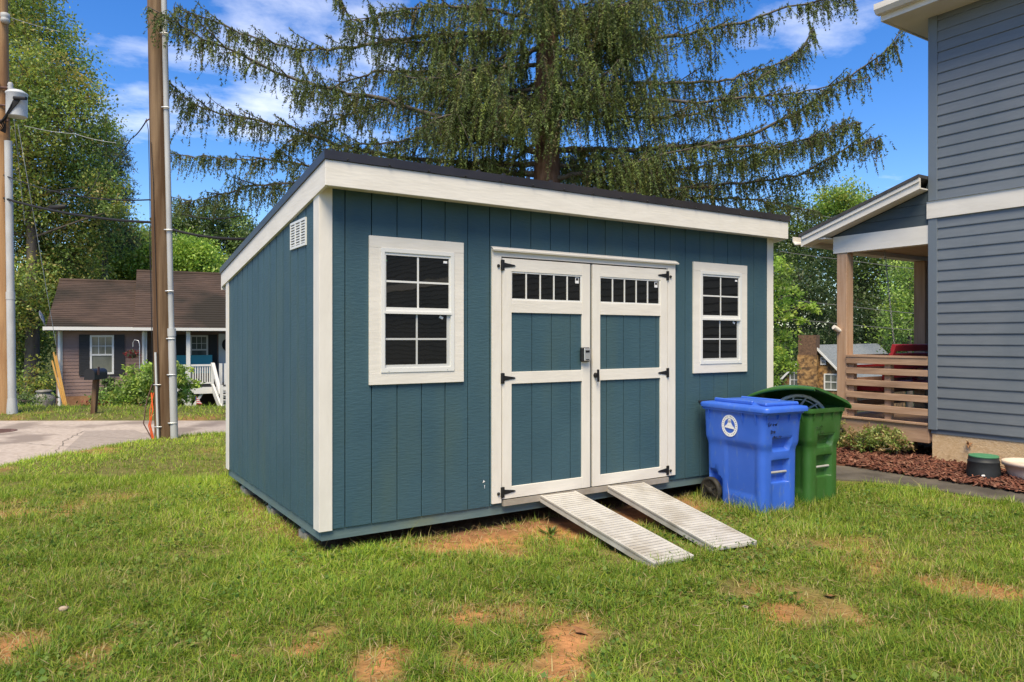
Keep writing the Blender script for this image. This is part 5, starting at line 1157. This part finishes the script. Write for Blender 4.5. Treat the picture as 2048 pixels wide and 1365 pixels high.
for k, (cl, dep, cols, lab) in enumerate(WR):
    p = gz((np.mean([c[0] for c in cl])-1024)/F*dep, dep); broadleaf('wood_tree', p, clump_px(cl, dep, 2, 60+k), 14000, .20*dep/50, cols, lab, group='woods beyond the porch', seed=70+k, twig=.6, trunk_r=.22)
# far wooded hills closing the valley
def hill(name, r0, r1, d, ztop_, lab, seed):
    gg = np.random.default_rng(seed); n = 26000; r_ = gg.uniform(r0, r1, n); t = gg.random(n)**.8; dd_ = d+gg.uniform(-4, 4, n)
    P_ = np.stack([CAM[0]+r_*RT[0]+dd_*FWD[0], CAM[1]+r_*RT[1]+dd_*FWD[1], -6+(ztop_+6)*t*(.78+.28*fbm(r_*.16+seed, dd_*0, 1., 3)/.47)], -1)
    V_, F_, C_ = leafquads(P_, .55, DG+MG, gg, .3, .6)
    o = obj(name, mesh_np(name, V_, [F_], M['leaf'], C_)); setp(o, lab, 'woods', kind='stuff'); return o
hill('far_woods', 14, 58, 75, 10.5, 'mass of dark woods closing the valley beyond the stone cottage', 5)
hill('far_woods', -60, -14, 68, 9, 'mass of dark woods on the rise behind the brown house', 6)

# shrubs
def shrub(name, base, clumps, n, size, cols, label, seed, **kw): return broadleaf(name, base, clumps, n, size, cols, label, 'shrub', None, seed, trunk_r=.03, twig=.25, dens_in=.1, **kw)
shrub('front_shrub', gz((300-1024)/F*20.5, 20.5), clump_px([(300, 750, 38, 26), (265, 745, 25, 18), (330, 775, 40, 30), (280, 790, 45, 28), (240, 800, 40, 20), (320, 810, 40, 20), (260, 770, 30, 22), (360, 745, 28, 20), (375, 765, 22, 18), (365, 790, 25, 22), (345, 735, 25, 16), (225, 815, 30, 14)], 20.5, .5, 11), 9000, .10, BG+YG, 'big bushy green shrub in front of the brown house window', 12, trunk_top=at(300, 770, 20.5))
shrub('dark_shrub', gz((215-1024)/F*20.8, 20.8), clump_px([(212, 770, 16, 20), (205, 795, 25, 20), (230, 780, 15, 16), (195, 812, 20, 12)], 20.8, .3, 13), 2200, .08, DG+MG, 'dark green low shrub beside the mailbox post', 13, trunk_top=at(210, 780, 20.8))
V_, F_, C_ = leafcloud(at(205, 812, 20), 180, .09, [(.35, .03, .02), (.25, .03, .02), (.06, .09, .02)], (.75, .3, .22), 15)
V2_, F2_, C2_ = leafcloud(at(245, 815, 20), 140, .09, [(.35, .03, .02), (.06, .1, .02)], (.6, .3, .18), 16)
setp(obj('red_flowers', mesh_np('red_flowers', np.concatenate([V_, V2_]), [np.concatenate([F_, F2_+len(V_)])], M['leaf'], np.concatenate([C_, C2_]))), 'low red flowers at the foot of the bushy shrub', 'flowers', kind='stuff')
for (px, w_) in ((40, 40), (95, 18)):
    shrub('weed_clump', ground_at(px, 822, -.4), clump_px([(px, 800, w_, 14), (px-10, 808, w_*.8, 10)], 19.2 if px < 60 else 21, .2, px), 1400, .07, MG+DG, 'dark weedy clump behind the conduit of the tan pole' if px < 60 else 'small weedy clump beside the weathered metal can', px)
pb = onZ(1752, 912, -.05)
shrub('porch_bush', (pb[0], pb[1], -.06), [(pb[0]+a, pb[1]+b, -.03+c*1.15, r_*1.25, h_*1.25) for a, b, c, r_, h_ in ((0, 0, .16, .22, .12), (.12, -.16, .18, .20, .12), (-.1, .16, .12, .18, .10), (.05, -.02, .26, .14, .10), (.2, .1, .15, .2, .1), (.0, -.3, .12, .14, .1), (.02, .3, .1, .16, .08))], 4500, .040, [(.13, .18, .035), (.10, .15, .03), (.18, .20, .06), (.20, .14, .06)], 'small light green bush under the porch edge', 21, trunk_top=(pb[0], pb[1], .2))
pb = onZ(1660, 900, -.05)
shrub('porch_bush', (pb[0], pb[1], -.06), [(pb[0]+a, pb[1]+b, c, r_, h_) for a, b, c, r_, h_ in ((0, 0, .12, .2, .16), (.1, -.1, .24, .16, .14), (-.1, .1, .16, .18, .14), (.15, -.15, .08, .15, .1))], 1800, .035, [(.10, .14, .03), (.14, .15, .04)], 'small yellow green bush between the green cart and the porch pier', 22, trunk_top=(pb[0], pb[1], .2))

# ================================================================== LAWN GRASS
def blocked(x, y):
    b = (x > .10) & (x < 4.80) & (y > .12) & (y < 2.9)
    b |= (x > 5.5) & (x < 6.46) & (y < .1) & ((x > 5.92) | (y > -1.0+ (5.92-x)*1.2))
    b |= (x > 5.4) & (y > -.2) & (x < 6.5) & (y < .62) | (x >= 6.44) & (y < 2.4)
    b |= (x > 1.86) & (x < 2.215) & (y > -1.36) & (y < 0)
    b |= (x-y*.114 > 2.59) & (x-y*.114 < 2.975) & (y > -1.30) & (y < 0)
    b |= (x > 3.72) & (x < 4.10) & (y > -.80) & (y < -.1); b |= (x > 4.32) & (x < 4.70) & (y > -.80) & (y < -.1)
    return b
def lawn_points(n, d0, d1, umax=.78):
    dd_ = np.sqrt(g.uniform(d0*d0, d1*d1, n)); u = g.uniform(-umax, umax, n); r_ = u*dd_
    return CAM[0]+r_*RT[0]+dd_*FWD[0], CAM[1]+r_*RT[1]+dd_*FWD[1], r_, dd_
def blades(n, d0, d1, hmin, hmax, wmin, wmax, segs, lawn=True):
    x, y, r_, d_ = lawn_points(n, d0, d1)
    s_ = road_dist(r_, d_); keep = ~blocked(x, y)
    if lawn: keep &= (s_ > .02+.35*fbm(x, y, 2., 3)-.16) & ~((d_ > 8.3) & (r_ > -.36*d_) & (x < 4.85))
    else: keep &= (d_ > FAR_EDGE+.05+.25*fbm(x, y, 2., 2)) & (r_ < -4.5)
    w = bareness(x, y) if lawn else np.zeros(len(x)); clumpn = fbm(x+9, y+3, 5., 3)
    keep &= g.random(n) < np.clip(1-w*.9, .08, 1)*np.clip(.55+1.3*(clumpn-.30), .2, 1)
    x, y, r_, d_, cn, w = x[keep], y[keep], r_[keep], d_[keep], clumpn[keep], w[keep]; n = len(x); z = height(x, y)-.006
    big_ = fbm(x, y, .7, 3); hgt = g.uniform(hmin, hmax, n)*(.55+1.2*np.clip(cn-.2, 0, .6)+.5*(big_-.47)+1.6*np.clip(fbm(x+50, y+20, 1.7, 3)-.52, 0, .3))
    # longer growth close to walls, bins and ramp ends, where the mower does not reach
    nearw = np.add.reduce([-.5*sstep(.35, .1, np.abs(x+.05))*(y > -.3)*(y < 3.2), -.3*sstep(-.4, -.1, y)*(x < 1.1)*(x > -.3)*(y < .2), sstep(.22, .05, np.abs(x-3.62))*(y > -1.1)*(y < -.1), sstep(-1.25, -.98, y)*(x > 3.4)*(x < 4.9)*(y < -.7)])
    lowg = sstep(.45, .1, np.hypot(np.clip(np.minimum(np.abs(x-2.04), np.abs(x-2.78))-.2, 0, 9), np.clip(-1.45-y, 0, 9)))*(y < -.9)*(y > -2.2)
    hgt = hgt*(1+.6*nearw+.9*sstep(.22, .05, np.abs(y+1.46))*(x > 1.8)*(x < 2.9)*(g.random(n) < .4))*(1-.30*lowg)
    a = g.uniform(0, 2*math.pi, n)+(vnoise(x*1.3, y*1.3)-.5)*2; bend = np.where(g.random(n) < .3, g.uniform(1.1, 1.9, n), g.uniform(.2, 1.1, n)); wv = g.uniform(wmin, wmax, n)
    dx = np.stack([np.cos(a), np.sin(a), 0*a], -1); sx = np.stack([-np.sin(a+g.normal(0, .5, n)), np.cos(a), 0*a], -1)
    b0 = np.stack([x, y, z], -1)
    def pt(t): return b0+dx*(bend*t**1.7*hgt)[:, None]+np.array([0, 0, 1.])*(hgt*np.maximum(t*.18, t-.38*bend*t*t))[:, None]
    sx = sx*wv[:, None]*.5
    if segs == 2:
        m_ = pt(.5); VV = np.stack([b0-sx, b0+sx, m_+sx*.8, m_-sx*.8, pt(1.)], 1); k = np.arange(n)[:, None]*5
        Fc = [k+np.array([[0, 1, 2, 3]]), k+np.array([[3, 2, 4]])]; nv = 5
    else:
        VV = np.stack([b0-sx, b0+sx, pt(1.)], 1); k = np.arange(n)[:, None]*3; Fc = [k+np.array([[0, 1, 2]])]; nv = 3
    pal_ = np.array([(.225, .340, .030), (.165, .285, .028), (.310, .385, .038), (.110, .215, .026), (.325, .350, .065), (.45, .38, .16)])
    f_ = np.clip((big_-.33)/.28, 0, 1); sunlit_ = sstep(5.2, 8.5, d_)*(r_ < 0)  # far left lawn: sunlight put into the blade colours
    q = g.random(n); idx_ = np.where(q < .26+.18*f_, 0, np.where(q < .50, 1, np.where(q < .66+.14*sunlit_, 2, np.where(q < .80+.06*sunlit_, 3, np.where(q < .93, 4, 5)))))
    dry = (g.random(n) < np.clip((fbm(x+3, y+77, 1.1, 3)-.48)*1.6, 0, .35)*(1-sunlit_)) | (g.random(n) < w*.75); idx_ = np.where(dry, np.where(g.random(n) < .5, 4, 5), idx_)
    cc_ = np.minimum(pal_[idx_]*g.uniform(.75, 1.25, (n, 1))*(.95+.35*f_)[:, None]*(1+.12*sunlit_)[:, None], .6)
    return VV.reshape(-1, 3), Fc, np.repeat(cc_, nv, 0), nv*n
parts = [blades(210000, 2.9, 5.2, .035, .115, .0035, .007, 2), blades(220000, 5.2, 8.2, .04, .115, .005, .0095, 1), blades(150000, 8.2, 14, .04, .10, .008, .014, 1), blades(26000, 15.3, 18.2, .06, .16, .012, .022, 1, False)]
# a scatter of taller stalks
parts.append(blades(2600, 3.2, 9.5, .12, .24, .003, .005, 2))
# clover and other broad little leaves between the blades
x, y, r_, d_ = lawn_points(26000, 3., 7.5); kp = (fbm(x+31, y+8, 1.4, 3) > .50) & ~blocked(x, y) & (road_dist(r_, d_) > .1) & (bareness(x, y) < .4); x, y = x[kp], y[kp]
V_, F_, C_ = leafquads(np.stack([x, y, height(x, y)+g.uniform(.015, .05, len(x))], -1), .026, [(.15, .24, .035), (.11, .20, .035), (.20, .28, .05)], g, 2., .9)
parts.append((V_, [F_], C_, len(V_)))
x, y, r_, d_ = lawn_points(9000, 3., 7.5); kp = ~blocked(x, y) & (road_dist(r_, d_) > .1); x, y = x[kp], y[kp]         # dead thatch lying flat
a_ = g.uniform(0, 6.28, len(x)); dv = np.stack([np.cos(a_), np.sin(a_), g.normal(0, .12, len(x))], -1)
V_, F_, C_ = leafquads(np.stack([x, y, height(x, y)+g.uniform(.004, .04, len(x))], -1), .07, [(.40, .30, .14), (.30, .20, .09), (.48, .40, .22)], g, 2., .07, dv*6)
parts.append((V_, [F_], C_, len(V_)))
off = 0; Vs, Cs, Q4, Q3 = [], [], [], []
for V_, Fc, C_, nv in parts:
    Vs.append(V_); Cs.append(C_)
    for q in Fc: (Q4 if q.shape[1] == 4 else Q3).append(q+off)
    off += nv
gr = obj('grass', mesh_np('grass', np.concatenate(Vs), [np.concatenate(Q4), np.concatenate(Q3)], M['grass'], np.concatenate(Cs)))
setp(gr, 'patchy yellow green mown grass around the shed', 'grass', kind='stuff')
# broad weeds and odd things lying in the lawn
def weed(px, py, s, lab, seed, n=26, cols=MG):
    p = ground_at(px, py); gg = np.random.default_rng(seed); a = gg.uniform(0, 6.28, n); el = gg.uniform(.2, .9, n); P_ = np.tile(p+np.array([0, 0, .01]), (n, 1))+np.stack([np.cos(a), np.sin(a), 0*a], -1)*gg.uniform(0, .3*s, (n, 1))
    V_, F_, C_ = leafquads(P_, s, cols, gg, .6, .13, np.stack([np.cos(a)*3, np.sin(a)*3, el*3], -1))
    setp(obj('weed', mesh_np('weed', V_, [F_], M['leaf'], C_)), lab, 'weed')
weed(1100, 1072, .09, 'broad leafed green weed on the clay left of the ramps', 31, 44, BG+MG)
weed(2025, 1010, .09, 'leafy pale weed at the edge of the dark walkway', 38, 50, BG)
def pebble(px, py, s, lab, seed):
    p = ground_at(px, py); gg = np.random.default_rng(seed); mb = MB(); n = 10
    mb.loft([[(s*k*(1+.2*math.sin(3*a+seed))*math.cos(a), s*.8*k*(1+.15*math.cos(2*a+seed))*math.sin(a), z*s) for a in np.linspace(0, 2*math.pi, n, endpoint=False)] for k, z in ((.6, -.5), (.95, -.1), (1, .2), (.75, .5), (.35, .65))])
    setp(mb.build('stone', M['pebble'], None, (p[0], p[1], p[2]+.012+s*.3)), lab, 'stone')
pebble(127, 1226, .026, 'pale round stone lying in the long grass', 1); pebble(1491, 1222, .02, 'grey tan stone lying in the grass below the ramps', 2)
for k, (px, py, lab) in enumerate(((1162, 1268, 'brown dead leaf beside the long clay streak'), (1835, 1195, 'brown dead leaf on the clay patch by the tuft'), (480, 1322, 'brown dead leaf lying in the grass left of the clay patches'), (978, 1305, 'small dark leaf lying between two clay patches'), (1660, 1197, 'rusty dead leaf at the edge of the clay patch'))):
    p = ground_at(px, py); mb = MB(); gg = random.Random(k); s = .045; a0 = gg.random()*6
    pts_ = [(s*t*math.cos(a0)+w*s*math.sin(a0), s*t*math.sin(a0)-w*s*math.cos(a0), .03+.015*math.sin(t*5+w*3)) for t, w in ((-1, 0), (-.4, .5), (.3, .55), (1, 0), (.3, -.5), (-.4, -.45), (0, 0))]
    mb.add(pts_, [(6, i, (i+1) % 6) for i in range(6)]); setp(mb.build('dead_leaf', M['leafbrown'], None, (p[0], p[1], p[2]-.012)), lab, 'leaf')
